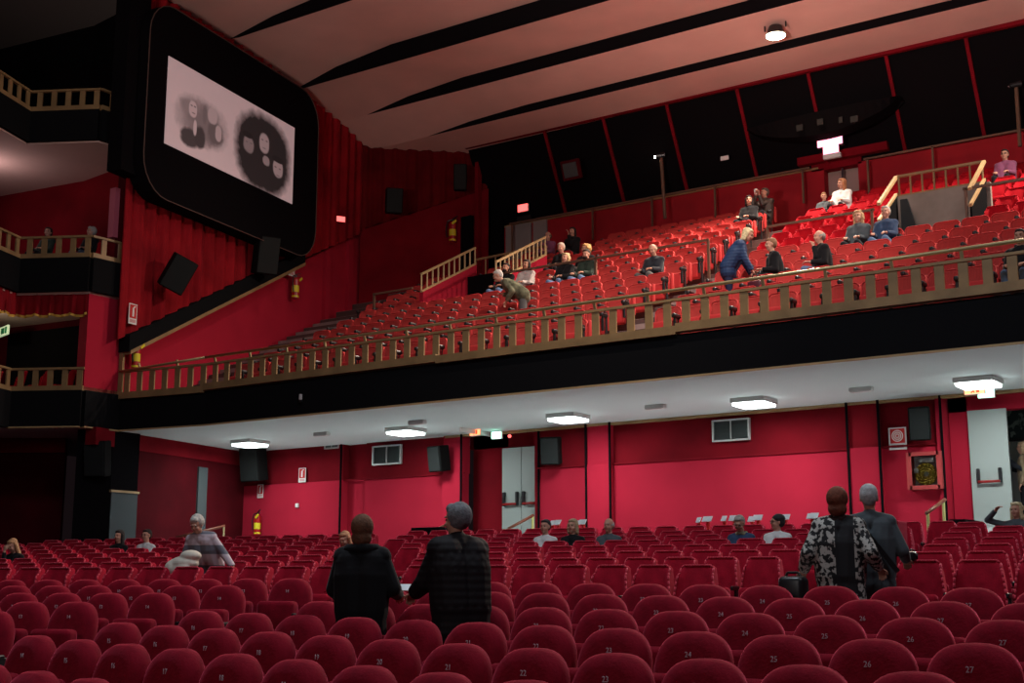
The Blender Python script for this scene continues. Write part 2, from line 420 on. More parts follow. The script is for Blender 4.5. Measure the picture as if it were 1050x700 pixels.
# where each strip meets the slanting left side of the ceiling
def lx(Y):
    if Y < 26.2: return lw(Y-19.9)[0]+.0
    pts = [(26.2, -25.7), (28.6, -24.95), (30.3, -23.95), (33.5, -22.5)]
    for (a, xa), (c, xc) in zip(pts, pts[1:]):
        if Y <= c: return xa+(xc-xa)*(Y-a)/(c-a)
    return -22.5
for i, ((Y, zlo, zhi), (Yn, _, zn)) in enumerate(zip(edges, ends)):
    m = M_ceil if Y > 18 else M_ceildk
    taper = 3.5
    rows = []
    for s in range(13):
        w = s/12; y = Y+(Yn-Y)*w; xl = lx(y)-2.2 if i > 3 else -33
        z = zlo+(zn-zlo)*w
        # the rear edge droops to the riser foot next to the side wall
        znl = (ends[i][1] if ends[i][1] is not None else 15.42)
        zl2 = zlo+(znl-zlo)*w
        rows.append([(xl, y, zl2), (lx(y), y, zl2), (lx(y)+1.6, y, zl2+(z-zl2)*.65), (lx(y)+3.6, y, z), (0, y, z), (9.2, y, z)])
    b = MB(); b.grid(rows); struct(b.build('ceiling', m, smooth=True))
    if i:
        x = lx(Y)
        b = MB(); hi = zhi+.02
        pr = [(x-.1, zlo), (9.2, zlo), (9.2, hi), (x+3.6, hi), (x+1.6, zlo+(hi-zlo)*.65), (x-.1, zlo+.01)]
        b.prism([(a, Y, c) for a, c in pr], (0, .06, 0)); struct(b.build('ceiling_step', M_blackwall))
b = MB(); b.box((-12, 13.5, 17.6), (46, 42, .2)); struct(b.build('ceiling_slab', M_blackwall))
# ------------------------------------------------------------------ side tiers on the left
def poly_prism(name, pts, z0, z1, m, st=True):
    b = MB(); b.prism([(x, y, z0) for x, y in pts], (0, 0, z1-z0)); o = b.build(name, m)
    return struct(o) if st else o
def seg_wall(b, p, q, z0, z1, th=.12, z0b=None, z1b=None):
    p = Vector((*p, 0)); q = Vector((*q, 0)); d = (q-p).normalized(); n = Vector((-d.y, d.x, 0))*th
    z0b = z0 if z0b is None else z0b; z1b = z1 if z1b is None else z1b
    A = [p, q, q+n, p+n]; zz0 = [z0, z0b, z0b, z0]; zz1 = [z1, z1b, z1b, z1]
    lo = [b.bm.verts.new((a.x, a.y, z)) for a, z in zip(A, zz0)]; hi = [b.bm.verts.new((a.x, a.y, z)) for a, z in zip(A, zz1)]
    b.bm.faces.new(lo); b.bm.faces.new(hi[::-1])
    for i in range(4): b.bm.faces.new((lo[i], hi[i], hi[(i+1) % 4], lo[(i+1) % 4]))
    return b
TP = [P0, P1, P2, P3]
OUT = [(-36, 12), (-36, 21.5), (-24.6, 21.5)]
def deck(name, z, m, th=.12, inset=.02):
    poly_prism(name, [P0, P1, P2, P3]+[(-36, 15.2), (-36, 22), (-24.7, 20.6)], z, z+th, m)
def tier_fascia(name, z0, z1, n=4):
    b = MB()
    for a, c in zip(TP[:n-1], TP[1:n]): seg_wall(b, c, a, z0, z1, -.10); seg_wall(b, c, a, z0, z1, .03)
    return struct(b.build(name, M_fascia))
def tier_rail(label, zb, segs, posts_to=None, name='tier_railing'):
    t = thing(name, label, 'railing', (P1[0], P1[1], zb), 0)
    inv = Vector((-P1[0], -P1[1], -zb))
    for nm, dz0, dz1, w in (('bottom_rail', 0, .13, .14), ('top_rail', .50, .55, .08)):
        b = MB()
        for a, c in segs:
            b.bar(Vector((*a, zb+(dz0+dz1)/2))+inv, Vector((*c, zb+(dz0+dz1)/2))+inv, w, dz1-dz0)
        b.build(nm, M_wood, t)
    for a, c in segs:
        A = Vector((*a, 0)); C = Vector((*c, 0)); L = (C-A).length; n = max(2, round(L/.365))
        for i in range(n):
            p = A.lerp(C, (i+.3)/n)
            d = (C-A).normalized()
            bb = MB(); bb.bar(p-d*.065+inv+Vector((0, 0, zb+.315)), p+d*.065+inv+Vector((0, 0, zb+.315)), .035, .38)
            bb.build('baluster', M_wood, t)
    return t
tier_fascia('wall_tier_fascia_lower', 5.45, 6.28)
tier_fascia('wall_tier_fascia_middle', 8.55, 9.34)
tier_fascia('wall_tier_fascia_upper', 12.14, 12.88)
deck('floor_tier_lower', 5.95, M_floor); deck('floor_tier_middle', 9.0, M_floor); deck('floor_tier_upper', 12.5, M_floor)
deck('ceiling_tier_lower', 8.50, M_ceil, .06); deck('ceiling_tier_middle', 12.1, M_ceil, .06)
deck('ceiling_tier_upper', 16.3, M_ceildk, .1)
tier_rail('oak baluster railing on the lowest left side box, beside the red column', 6.26, [(P1, P2), (P2, P3)])
tier_rail('oak baluster railing on the middle left side box where two people sit', 9.32, [(P0, P1), (P1, P2), (P2, P3)])
tier_rail('unlit oak baluster railing on the topmost left side box', 12.87, [(P0, P1), (P1, P2), (P2, P3)])
b = MB(); seg_wall(b, P1, P0, 6.24, 6.37, .16); struct(b.build('trim_70', M_wood))
b = MB(); seg_wall(b, P2, P1, 5.44, 5.47, -.12); seg_wall(b, P1, P0, 5.44, 5.47, -.12); struct(b.build('trim_71', M_woodl))
# red column between the lowest box and the balcony
b = MB(); b.prism([(P0[0], P0[1], 6.3), (P1[0], P1[1], 6.3), (P1[0]-.35, P1[1]+.05, 6.3), (P0[0]-.8, P0[1]+.5, 6.3)], (0, 0, 2.28)); struct(b.build('wall_column_left', M_wallred))
b = MB(); b.box((-24.70, 19.45, 10.6), (.20, .22, 1.2)); struct(b.build('wall_column_edge', M_pinkwall))
# inside walls of the boxes
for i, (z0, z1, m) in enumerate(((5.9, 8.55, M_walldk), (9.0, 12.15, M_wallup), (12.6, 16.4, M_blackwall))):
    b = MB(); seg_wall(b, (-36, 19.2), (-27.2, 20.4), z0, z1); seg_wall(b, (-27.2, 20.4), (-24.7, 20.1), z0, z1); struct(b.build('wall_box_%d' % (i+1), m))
b = MB(); seg_wall(b, (-29.3, 20.0), (-26.9, 20.33), 6.0, 8.3, -.04); struct(b.build('door_4', M_blackwall))
# below the boxes: stalls side wall with black pillar
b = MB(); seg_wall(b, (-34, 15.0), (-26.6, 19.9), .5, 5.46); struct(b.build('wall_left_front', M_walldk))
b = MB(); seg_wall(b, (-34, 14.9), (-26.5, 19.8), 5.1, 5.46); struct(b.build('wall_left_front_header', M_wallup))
a = atZ(76, 560, 2.2)
X0, Y0 = -26.55, 19.3; 
XB = x_at(113, 19.5, 4); XA = x_at(76, 18.9, 4)
YC = 19.5
while proj(XB, YC, 4)[0] < 140: YC += .02
b = MB(); b.prism([(XA, 18.9, 1), (XB, 19.5, 1), (XB, YC, 1), (XA, YC, 1)], (0, 0, 4.46)); struct(b.build('wall_pillar', M_blackwall))
zz = z_at(XB, 19.5, 504)
b = MB(); b.box((XB+.01, (19.5+YC)/2, (zz+1)/2), (.04, YC-19.52, zz-1)); struct(b.build('wall_pillar_lower', M_greypil))
b = MB(); b.box((XB+.02, (19.5+YC)/2, zz+.02), (.07, YC-19.46, .05)); struct(b.build('trim_72', M_woodl))

# valance curtain over the lowest box
v0 = Vector((P1[0]-.05, P1[1]+.02, 0)); v1 = Vector((P2[0], P2[1]+.02, 0)); v2 = Vector((P3[0], P3[1], 0))
b = MB(); rows = []; nn = 90
def along(u):
    L1 = (v1-v0).length; L2 = (v2-v1).length; s = u*(L1+L2)
    return v0.lerp(v1, s/L1) if s < L1 else v1.lerp(v2, (s-L1)/L2)
for j in range(6):
    row = []
    for i in range(nn+1):
        u = i/nn; p = along(u); ph = u*16*2*pi
        sc = abs(sin(u*11*pi))
        zb = 8.02+.06*(1-sc); z = 8.56+(zb-8.56)*j/5
        row.append((p.x+.03*sin(ph), p.y-.03*sin(ph*1.7)*(.4+j/5), z))
    rows.append(row)
b.grid(rows); b.grid([[(x-.03, y+.04, z) for x, y, z in r] for r in rows][::-1])
vt = thing('valance_curtain', 'short swagged dark red valance with gold fringe above the lowest side box', 'curtain', (0, 0, 0))
b.build('curtain_cloth', M_drape, vt, smooth=True)
b = MB(); b.grid([[(x+.012, y-.02, z) for x, y, z in rows[-1]], [(x+.012, y-.02, z-.055) for x, y, z in rows[-1]]]); b.grid([[(x+.0, y, z) for x, y, z in rows[-1]], [(x+.0, y, z-.055) for x, y, z in rows[-1]]][::-1]); b.build('gold_fringe', M_gold, vt, smooth=True)
# seats in the lowest side box are added with the other balcony seats

# ------------------------------------------------------------------ black sound board and projection screen on the left wall
sb = thing('screen_board', 'huge black board with rounded corners hung high on the left wall behind the screen', 'board', (0, 0, 0))
def rrect(t0, t1, z0, z1, r, n=6):
    pts = []
    for cx, cz, a0 in ((t1-r, z1-r, 0), (t0+r, z1-r, 90), (t0+r, z0+r, 180), (t1-r, z0+r, 270)):
        for i in range(n+1):
            a = radians(a0+90*i/n); pts.append((cx+r*cos(a), cz+r*sin(a)))
    return pts
NL = Vector((cos(LWA), -sin(LWA), 0))
OFFB = .75
t0b, z0b = on_lw(150, 100, OFFB); t1b, _ = on_lw(325, 180, OFFB)
_, ztb = on_lw(175, 6, OFFB); tb_, zbb = on_lw(230, 228, OFFB)
def lwpts(pts, off): return [Vector((*lw(t, off), z)) for t, z in pts]
out = rrect(t0b, t1b, zbb-.05, ztb, .9)
b = MB(); b.prism(lwpts(out, OFFB), -NL*.5); b.build('board_face', M_blackwall, sb)
b = MB()
L = lwpts(out, OFFB+.01)
for i in range(len(L)): b.bar(L[i], L[(i+1) % len(L)], .02, .02)
b.build('edge_bead', mat('bead_brown', (.10, .06, .05), .6), sb)
b = MB(); b.box((0, 0, (ztb+zbb)/2), (.1, .1, .1)); b.bm.free()
b = MB(); b.prism(lwpts([(t0b-.45, zbb+.35), (t0b+.3, zbb+.35), (t0b+.3, ztb+.05), (t0b-.45, ztb+.05)], OFFB-.25), -NL*.4); b.build('board_side', M_blackwall, sb)

# projected picture: pale screen with two soft vignetted black and white photographs
OFS = OFFB+.04
ct = [on_lw(*p, OFS) for p in ((170, 148), (301, 209), (301, 130), (172, 57))]
ta, tb = (ct[0][0]+ct[3][0])/2, (ct[1][0]+ct[2][0])/2; za, zb_ = (ct[0][1]+ct[1][1])/2, (ct[2][1]+ct[3][1])/2
W, Hh = tb-ta, zb_-za
me_m = bpy.data.materials.new('projected_picture'); me_m.use_nodes = True
N = me_m.node_tree.nodes; Lk = me_m.node_tree.links; B = N['Principled BSDF']; B.inputs['Roughness'].default_value = .9; B.inputs['Specular IOR Level'].default_value = 0
tc = N.new('ShaderNodeTexCoord'); sep = N.new('ShaderNodeSeparateXYZ'); Lk.new(tc.outputs['Object'], sep.inputs[0])
def mth(op, a, b_=None, c_=None, clamp=False):
    n = N.new('ShaderNodeMath'); n.operation = op; n.use_clamp = clamp
    for i, v in enumerate((a, b_, c_)):
        if v is None: continue
        if isinstance(v, (int, float)): n.inputs[i].default_value = v
        else: Lk.new(v, n.inputs[i])
    return n.outputs[0]
XX, ZZ = sep.outputs[0], sep.outputs[2]
nz = N.new('ShaderNodeTexNoise'); nz.inputs['Scale'].default_value = 4.5; nz.inputs['Detail'].default_value = 4; Lk.new(tc.outputs['Object'], nz.inputs['Vector'])
def blob(cx, cz, rx, rz, soft=.35, wob=0.):   # 1 inside, 0 outside
    dx = mth('DIVIDE', mth('SUBTRACT', XX, cx), rx); dz = mth('DIVIDE', mth('SUBTRACT', ZZ, cz), rz)
    d = mth('ADD', mth('POWER', mth('ABSOLUTE', dx), 2.4), mth('POWER', mth('ABSOLUTE', dz), 2.4))
    if wob: d = mth('ADD', d, mth('MULTIPLY', mth('SUBTRACT', nz.outputs['Fac'], .5), wob))
    return mth('DIVIDE', mth('SUBTRACT', 1., d), soft, clamp=True)
# brightness: 1 = pale ground; values follow the layout of the two projected pictures
v = None
def over(base, mask, val):
    return mth('ADD', mth('MULTIPLY', base, mth('SUBTRACT', 1., mask)), mth('MULTIPLY', mask, val))
def P(x, y):    # pixel -> local (X from left, Z from bottom)
    t, z = on_lw(x, y, OFS); return t-ta, z-za
vv = None
base = mth('ADD', 1., mth('MULTIPLY', mth('SUBTRACT', nz.outputs['Fac'], .5), .06))
def B1(base, px, py, wpx, hpx, val, soft=.35, wob=.5):
    x, z = P(px, py); x2, _ = P(px+wpx, py); _, z2 = P(px, py-hpx)
    return over(base, blob(x, z, abs(x2-x), abs(z2-z), soft, wob), val)
# left picture: two people side by side
base = B1(base, 207, 126, 29, 27, .55, .7, .6)
base = B1(base, 209, 128, 20, 24, .36, .8, 1.2)
base = B1(base, 192, 108, 9, 8, .45, .8, .6)
base = B1(base, 194, 141, 10, 11, .13, .5, .7)
base = B1(base, 205, 141, 6, 13, .12, .5, .5)
base = B1(base, 221, 138, 9, 13, .25, .6, .9)
base = B1(base, 198, 112, 4.6, 9, .85, .35, .2)
base = B1(base, 200, 131, 2, 9, .9, .5, .2)
base = B1(base, 218, 119, 5.5, 9, .75, .4, .4)
base = B1(base, 224, 137, 3.5, 9, .75, .4, .6)
base = B1(base, 210, 118, 2.5, 11, .3, .8, .5)
# right picture: dark vignette with three faces
base = B1(base, 270, 158, 30, 44, .06, .45, .35)
base = B1(base, 255, 148, 6, 9.5, .42, .5, .5)
base = B1(base, 271, 147, 5.5, 11, .66, .4, .3)
base = B1(base, 285, 173, 5.5, 10, .62, .4, .4)
base = B1(base, 254, 138, 6, 3.5, .05, .5, .3)
base = B1(base, 285, 164, 6.5, 3.5, .05, .5, .3)
base = B1(base, 273, 165, 4, 5.5, .5, .5, .8)
for ex, ey in ((269, 143), (273.5, 145), (253, 145), (257.5, 147), (282.5, 171), (287, 173.5), (196.6, 108), (200, 109.5)):
    base = B1(base, ex, ey, 1.5, 1.0, .30, .9, .4)
for ex, ey in ((271, 152), (285, 180), (255, 154), (198.5, 116)):
    base = B1(base, ex, ey, 2.3, .9, .38, .9, .4)
cmb = N.new('ShaderNodeVectorMath'); cmb.operation = 'SCALE'; cmb.inputs[0].default_value = (.62, .46, .47); Lk.new(base, cmb.inputs['Scale'])
Lk.new(cmb.outputs['Vector'], B.inputs['Base Color'])
Lk.new(cmb.outputs['Vector'], B.inputs['Emission Color']); B.inputs['Emission Strength'].default_value = .30
b = MB(); b.box((W/2, .01, Hh/2), (W, .02, Hh))
so = b.build('projection_screen', me_m)
so.location = (*lw(ta, OFS), za)
so.rotation_euler.z = atan2(cos(LWA), sin(LWA))
tag(so, 'wide pale projection screen showing two soft black-and-white photographs of people', 'screen')

# ------------------------------------------------------------------ balcony front railing
LEDZ = 6.2
rt = thing('balcony_railing', 'long oak baluster railing with brass handrail along the front of the balcony', 'railing', (-24.4, 20.05, LEDZ))
inv = Vector((24.4, -20.05, -LEDZ))
XK, XR = -22.0, 3.0; A0 = Vector((P0[0]+.03, P0[1]+.04, 0)); K0 = Vector((XK, 20.03, 0))
def offs(z): return Vector((0, 0, z))
b = MB(); b.bar(A0+offs(LEDZ+.055)+inv, K0+offs(LEDZ+.055)+inv, .2, .15)
for x0, x1, dz in ((XK, -15.5, .03), (-15.5, -10.3, .0), (-10.3, XR, .04)): b.bar(Vector((x0, 20.03, LEDZ+.075+dz))+inv, Vector((x1, 20.03, LEDZ+.075+dz))+inv, .2, .15)
b.build('bottom_rail', M_wood, rt)
b = MB(); b.bar(A0+offs(LEDZ+.62)+inv, K0+offs(LEDZ+.62)+inv, .07, .045).bar(K0+offs(LEDZ+.62)+inv, Vector((XR, 20.03, LEDZ+.62))+inv, .07, .045); b.build('top_rail', M_wood, rt)
b = MB(); b.tube(A0+offs(LEDZ+.62)+inv+Vector((0, -.05, 0)), K0+offs(LEDZ+.77)+inv+Vector((0, -.05, 0)), .028); b.tube(K0+offs(LEDZ+.77)+inv+Vector((0, -.05, 0)), Vector((XR, 19.98, LEDZ+.80))+inv, .030)
b.build('brass_handrail', M_brass, rt, smooth=True)
bb = MB(); bb.box((0, 0, .35), (.15, .035, .5), .006); BAL = bb.mesh('baluster', M_wood)
bb = MB(); bb.bar((0, 0, .62), (0, -.05, .78), .05, .03); BRK = bb.mesh('rail_bracket', M_brass)
L1 = (K0-A0).length; s_ = .2; i = 0
while s_ < L1+(XR-XK):
    p = A0.lerp(K0, s_/L1) if s_ < L1 else Vector((XK+s_-L1, 20.03, 0))
    o = link('baluster', BAL, rt, p+offs(LEDZ)+inv)
    if s_ < L1: o.rotation_euler.z = atan2((K0-A0).y, (K0-A0).x)
    if i % 3 == 1: link('rail_bracket', BRK, rt, p+offs(LEDZ)+inv)
    s_ += .362; i += 1

# slanting vomitory railings and walls
def slope_rail(name, label, A, Bp, h, mpost, nb, mrail=M_woodl):
    A = Vector(A); Bp = Vector(Bp); t = thing(name, label, 'railing', A)
    d = Bp-A; Z = Vector((0, 0, 1))
    b = MB(); b.bar((0, 0, 0), d, .08, .08); b.build('bottom_rail', mrail, t)
    b = MB(); b.bar(Z*h, d+Z*h, .07, .05); b.build('top_rail', mrail, t)
    for i in range(nb+1):
        p = d*(i/nb); b = MB(); b.tube(p, p+Z*h, .022 if nb > 5 else .03, n=8); b.build('baluster', mpost, t)
    return t
# left vomitory (x -20.9 .. -18.4, from the cross aisle back)
def atX(x, y, X):
    d = ray(x, y); t = X/d[0]; return (X, d[1]*t, CZ+d[2]*t)
VLA = atX(432, 299.5, -20.8); VLB = atX(487, 271.5, -20.8); VRA = atX(508.5, 288.6, -18.4); VRB = atX(559, 262, -18.4)
slope_rail('vomitory_railing', 'slanting oak railing on the left cheek wall of the left balcony stairwell', VLA, VLB, .48, M_woodl, 10)
slope_rail('vomitory_railing', 'slanting oak railing on the right cheek wall of the left balcony stairwell', VRA, VRB, .50, M_woodl, 12)
slope_rail('vomitory_railing', 'dim level oak railing across the back of the left balcony stairwell', (-20.8, VLB[1]+.05, VLB[2]-.35), (-18.4, VRB[1]+.05, VLB[2]-.35), .5, M_wood, 7, M_wood)
for nm, A_, B_ in (('wall_vomitory_left', VLA, VLB), ('wall_vomitory_right', VRA, VRB)):
    b = MB(); b.prism([(A_[0]-.06, A_[1], 7.6), (A_[0]-.06, A_[1], A_[2]), (A_[0]-.06, B_[1], B_[2]), (A_[0]-.06, B_[1], 7.6)], (.12, 0, 0)); struct(b.build(nm, M_wallred))
b = MB(); b.box((-19.6, 28.1, 9.2), (2.3, .1, VLB[2]-.4-9.2+1)); struct(b.build('wall_vomitory_back', M_blackwall))
b = MB(); b.box((-19.6, 27.0, 7.7), (2.4, 2.0, .1)); struct(b.build('floor_vomitory', M_blackwall))
# right vomitory
VX0, VX1, VYB = -8.60, -6.85, 27.1
zl0 = z_at(VX0, VYB, 201)
b = MB(); b.box(((VX0+VX1)/2, VYB+.1, zl0-1.3), (VX1-VX0+.3, .12, 2.6)); struct(b.build('wall_vomitory_rear', mat('grey_plaster_well', (.32, .27, .23), .9, var=.25, vscale=1.5)))
t = slope_rail('vomitory_railing', 'level oak railing above the grey wall of the right balcony stairwell', (VX0, VYB+.1, zl0), (VX1, VYB+.1, zl0), .46, M_wood, 7, M_wood)
for x, nm in ((VX0-.05, 'left'), (VX1+.05, 'right')):
    b = MB(); b.bar((x, VYB+.1, zl0+.46), (x, 25.95, 9.72), .07, .06); o = b.build('sloping_handrail', M_woodl); tag(o, 'sloping oak handrail on the %s cheek of the right balcony stairwell' % nm, 'handrail')
    b = MB(); b.prism([(x-.02, 25.95, 8.2), (x-.02, 25.95, 9.4), (x-.02, VYB+.1, zl0+.1), (x-.02, VYB+.1, 8.2)], (.04, 0, 0)); struct(b.build('wall_vomitory_cheek', M_fascia))
    b = MB(); b.bar((x, VYB+.02, zl0+.05), (x, 25.9, 9.36), .06, .05); struct(b.build('trim_73', M_woodl))
b = MB(); b.box(((VX0+VX1)/2, 26.6, 8.1), (1.8, 1.1, .1)); struct(b.build('floor_vomitory', M_blackwall))
b = MB(); b.prism([(VX0+.05, 27.05, 8.3), (VX0+.65, 27.05, 8.3), (VX0+.2, 27.05, zl0-.1), (VX0+.05, 27.05, zl0-.1)], (0, .05, 0)); struct(b.build('door_5', M_black))

# brown metal guard rails along the cross aisle
def guard(label, x0, x1, y, zt, h, posts):
    t = thing('guard_rail', label, 'railing', (x0, y, zt-h))
    b = MB(); b.bar((0, 0, h), (x1-x0, 0, h), .05, .05); b.build('rail', M_guard, t)
    for p in posts:
        b = MB(); b.bar((p-x0, 0, -.05), (p-x0, 0, h), .05, .05); b.build('post', M_guard, t)
M_guard = mat('brown_metal_rail', (.16, .09, .06), .5, .3)
guard('dark metal guard rail in the dim far left corner of the balcony', x_at(384, 26, 9.5), -20.95, 25.95, 9.55, 1.0, (x_at(385, 26, 9.5),))
guard('dark metal guard rail across the middle block of balcony seats', -18.3, x_at(728, 26, 9.5), 25.95, 9.55, 1.0, (-18.2, x_at(612, 26, 9.5), x_at(728, 26, 9.5)-.02))
guard('grey metal guard rail in front of the winged seats right of the balcony aisle', x_at(787, 25.95, 9.5), -8.75, 25.95, 9.62, 1.1, (x_at(788, 26, 9.5), -8.8))
guard('thin grey rail right of the right balcony stairwell', -6.95, -3.5, 26.0, 9.75, 1.1, (-6.9, -3.6))
guard('thin rail on the red rear wall of the balcony right of the lit sign', -11.2, -3.0, 32.6, 13.0, .9, (-11.1, -9.4, -6.5, -3.2))
guard('thin rail on the red rear wall of the balcony left of the cream door', -22.5, -12.7, 32.6, 13.05, .9, (-22.4, -19.5, -17.5, -15.5, -12.9))

# ------------------------------------------------------------------ fixtures
def ceil_lamp(X, Y, label, s=.62):
    t = thing('ceiling_light', label, 'light', (X, Y, UZ-.1), 0, 'square lights under the balcony')
    b = MB(); b.box((0, 0, .055), (s+.06, s+.06, .09), .01); b.build('housing', M_lampbody, t)
    b = MB(); b.box((0, 0, -.01), (s, s, .07), .015); b.build('diffuser', M_lampw, t)
for X, Y, nm in ((-23.3, 22.7, 'leftmost lit square ceiling light under the balcony, above the left speaker'), (-18.64, 22.92, 'second lit square ceiling light from the left, near the louvred vent'),
                 (-14.4, 23.0, 'middle lit square ceiling light under the balcony, right of the grey double doors'), (-10.3, 23.09, 'lit square ceiling light above the wide louvred vent on the right'),
                 (-6.1, 23.0, 'rightmost lit square ceiling light above the open grey door')):
    ceil_lamp(X, Y, nm)
def emer(X, Y, label):
    t = thing('emergency_lamp', label, 'light', (X, Y, UZ-.04), 0, 'unlit emergency lamps under the balcony')
    b = MB(); b.box((0, 0, 0), (.42, .14, .08), .015); b.build('housing', M_lampbody, t)
    b = MB(); b.box((0, -.02, -.04), (.36, .10, .03), .01); b.build('diffuser', M_white, t)
for X, Y, nm in ((-17.57, 21.99, 'unlit white emergency lamp left of the orange lit sign'), (-20.7, 22.41, 'unlit white emergency lamp between the two leftmost square lights'), (-12.22, 22.74, 'unlit white emergency lamp right of the middle square light'), (-8.1, 22.82, 'unlit white emergency lamp between the two rightmost square lights')): emer(X, Y, nm)
def litsign(name, label, X, Y, Z, w, h, m, txt=None, rz=0, arrow=False, d=.06, mt=None):
    t = thing(name, label, 'sign', (X, Y, Z), rz)
    b = MB(); b.box((0, d/2+.005, 0), (w+.02, d, h+.02), .006); b.build('housing', M_white, t)
    b = MB(); b.box((0, -.003, 0), (w, .012, h)); b.build('lit_face', m, t)
    b = MB()
    # running figure and door pictogram
    k = h
    b.box((.18*w, -.012, 0), (.16*w, .006, .7*k)); b.box((-.05*w, -.012, .22*k), (.07*w, .006, .14*k)); b.box((-.07*w, -.012, 0), (.09*w, .006, .3*k))
    b.bar((-.07*w, -.012, -.12*k), (-.16*w, -.012, -.36*k), .006, .06*w); b.bar((-.07*w, -.012, -.12*k), (.02*w, -.012, -.34*k), .006, .06*w)
    b.build('pictogram', mt or M_white, t)
    return t
M_gd = mat('sign_dark_green', (.02, .25, .10), .5)
M_od = mat('sign_dark_orange', (.5, .05, .02), .5, emis=(1, .12, .03), es=.8)
S = atY(487, 443, 24.0); litsign('exit_sign', 'orange-lit exit sign hanging beside the green one near the grey double doors', S[0], S[1], S[2], .30, .13, M_orange, rz=-.1, mt=M_od)
S = atY(509, 446, 24.35); litsign('exit_sign', 'bright green-white exit sign above the grey double doors', S[0], S[1], S[2], .26, .15, M_green, mt=M_green)
S = atY(999, 400, 23.6); litsign('exit_sign', 'orange-lit exit sign under the rightmost square ceiling light', S[0], S[1], S[2], .34, .12, M_orange, mt=M_od)
S = atY(1011, 403, 24.2); litsign('exit_sign', 'bright green-white exit sign above the open grey door at right', S[0], S[1], S[2], .28, .15, M_green, mt=M_green)
S = atY(522.5, 447, 24.5); b = MB(); b.ell((0, 0, 0), (.04, .04, .04)); o = b.build('alarm_light', M_redlit, loc=S, smooth=True); tag(o, 'tiny round red alarm light above the grey double doors', 'light')
b = MB(); b.box((0, 0, 0), (.04, 1.3, .10))
o = b.build('sign_bracket', M_white, loc=(atY(487, 443, 24.0)[0], 24.1, 5.40)); tag(o, 'white mounting bracket joining the exit signs to the soffit', 'bracket')
# exit sign in the lowest side box
ex = thing('exit_sign', 'pale green and white exit sign in the lowest left side box', 'sign', atY(4, 339.5, 19.2), -.25)
b = MB(); b.box((0, 0, 0), (.62, .05, .24), .01); b.build('panel', mat('sign_pale_lit', (.6, .7, .5), .5, emis=(.8, 1, .6), es=.35), ex)
b = MB(); b.box((.0, -.03, 0), (.2, .01, .14)); b.box((.2, -.03, 0), (.1, .01, .16)); b.build('pictogram', M_gd, ex)
# box lamp under the middle tier
# balcony signs
S = atY(536, 213, 32.7); t = litsign('exit_sign', 'small red-lit exit sign on the dark rear wall above the white panels', S[0], S[1], S[2], .36, .22, M_redlit, mt=M_redlit)
b = MB(); b.box((.0, .1, -.3), (.5, .1, .12)); b.build('bracket', M_black, t)
S = atY(851, 148, 32.2); t = thing('exit_sign', 'large glaring red-white exit sign above the cream door behind the balcony', 'sign', S, 0)
b = MB(); b.box((0, .06, .14), (.72, .10, .40), .01); b.build('housing', M_black, t)
b = MB(); b.box((0, -.003, .15), (.68, .02, .36)); b.build('lit_face', M_redlitb, t)
b = MB(); b.box((.02, -.003, -.14), (.42, .02, .22)); b.build('lit_panel', M_redlitb, t)
b = MB(); b.box((.05, .0, -.33), (.48, .10, .13), .01); b.build('battery_box', M_white, t)
S = on_lw(346, 225, .2); q_ = lw(S[0], .32)
t = thing('exit_sign', 'red-lit exit sign on a dark bracket beside the big black screen board', 'sign', (q_[0], q_[1], S[1]), radians(60))
b = MB(); b.box((0, .04, 0), (.30, .08, .20), .01); b.build('housing', M_black, t)
b = MB(); b.box((0, -.003, 0), (.26, .01, .16)); b.build('lit_face', M_redlit, t)
S = atY(743, 162, 32.3); b = MB(); b.box((0, 0, 0), (.24, .02, .12)); o = b.build('small_sign', M_white, loc=S, rz=0); tag(o, 'small unlit white notice on the black rear wall of the balcony', 'sign')
# cream door behind balcony
x0, x1 = x_at(836, 33, 12.5), x_at(876, 33, 12.5)
b = MB(); b.box(((x0+x1)/2-.0, 33.35, 12.0), (x1-x0+.1, .06, 2.45)); struct(b.build('door_6', M_doorb))
b = MB(); b.box((x0+.72*(x1-x0), 33.0, 12.5), (.05, .05, 1.0)); b.box((x0+.72*(x1-x0), 32.98, 12.2), (.10, .04, .10)); struct(b.build('trim_81', M_black))
b = MB(); b.bar((x0-.4, 32.9, 13.35), (x1+1.0, 32.9, 13.35), .2, .22); struct(b.build('trim_82', M_wallup))
# white panels at the far left back
x0, x1, x2 = x_at(518, 32.9, 12.8), x_at(545, 32.9, 12.8), x_at(560, 32.9, 12.8)
for a, c in ((x0, x1-.04), (x1+.04, x2)):
    b = MB(); b.box(((a+c)/2, 32.95, 12.55), (c-a, .05, 1.1)); struct(b.build('door_7', mat('dim_white_panel', (.25, .22, .21), .7)))
b = MB(); b.box((x_at(506, 32.9, 12), 32.9, 12.2), (.75, .1, 2.6)); struct(b.build('door_8', M_blackwall))
b = MB(); b.box((x_at(484, 32.3, 12), 32.0, 12.4), (.45, .12, 1.9)); struct(b.build('door_9', M_blackwall))
b = MB(); b.box((x_at(492, 32.3, 12), 32.2, 12.7), (.12, .2, 5.6)); struct(b.build('trim_83', M_wallup))

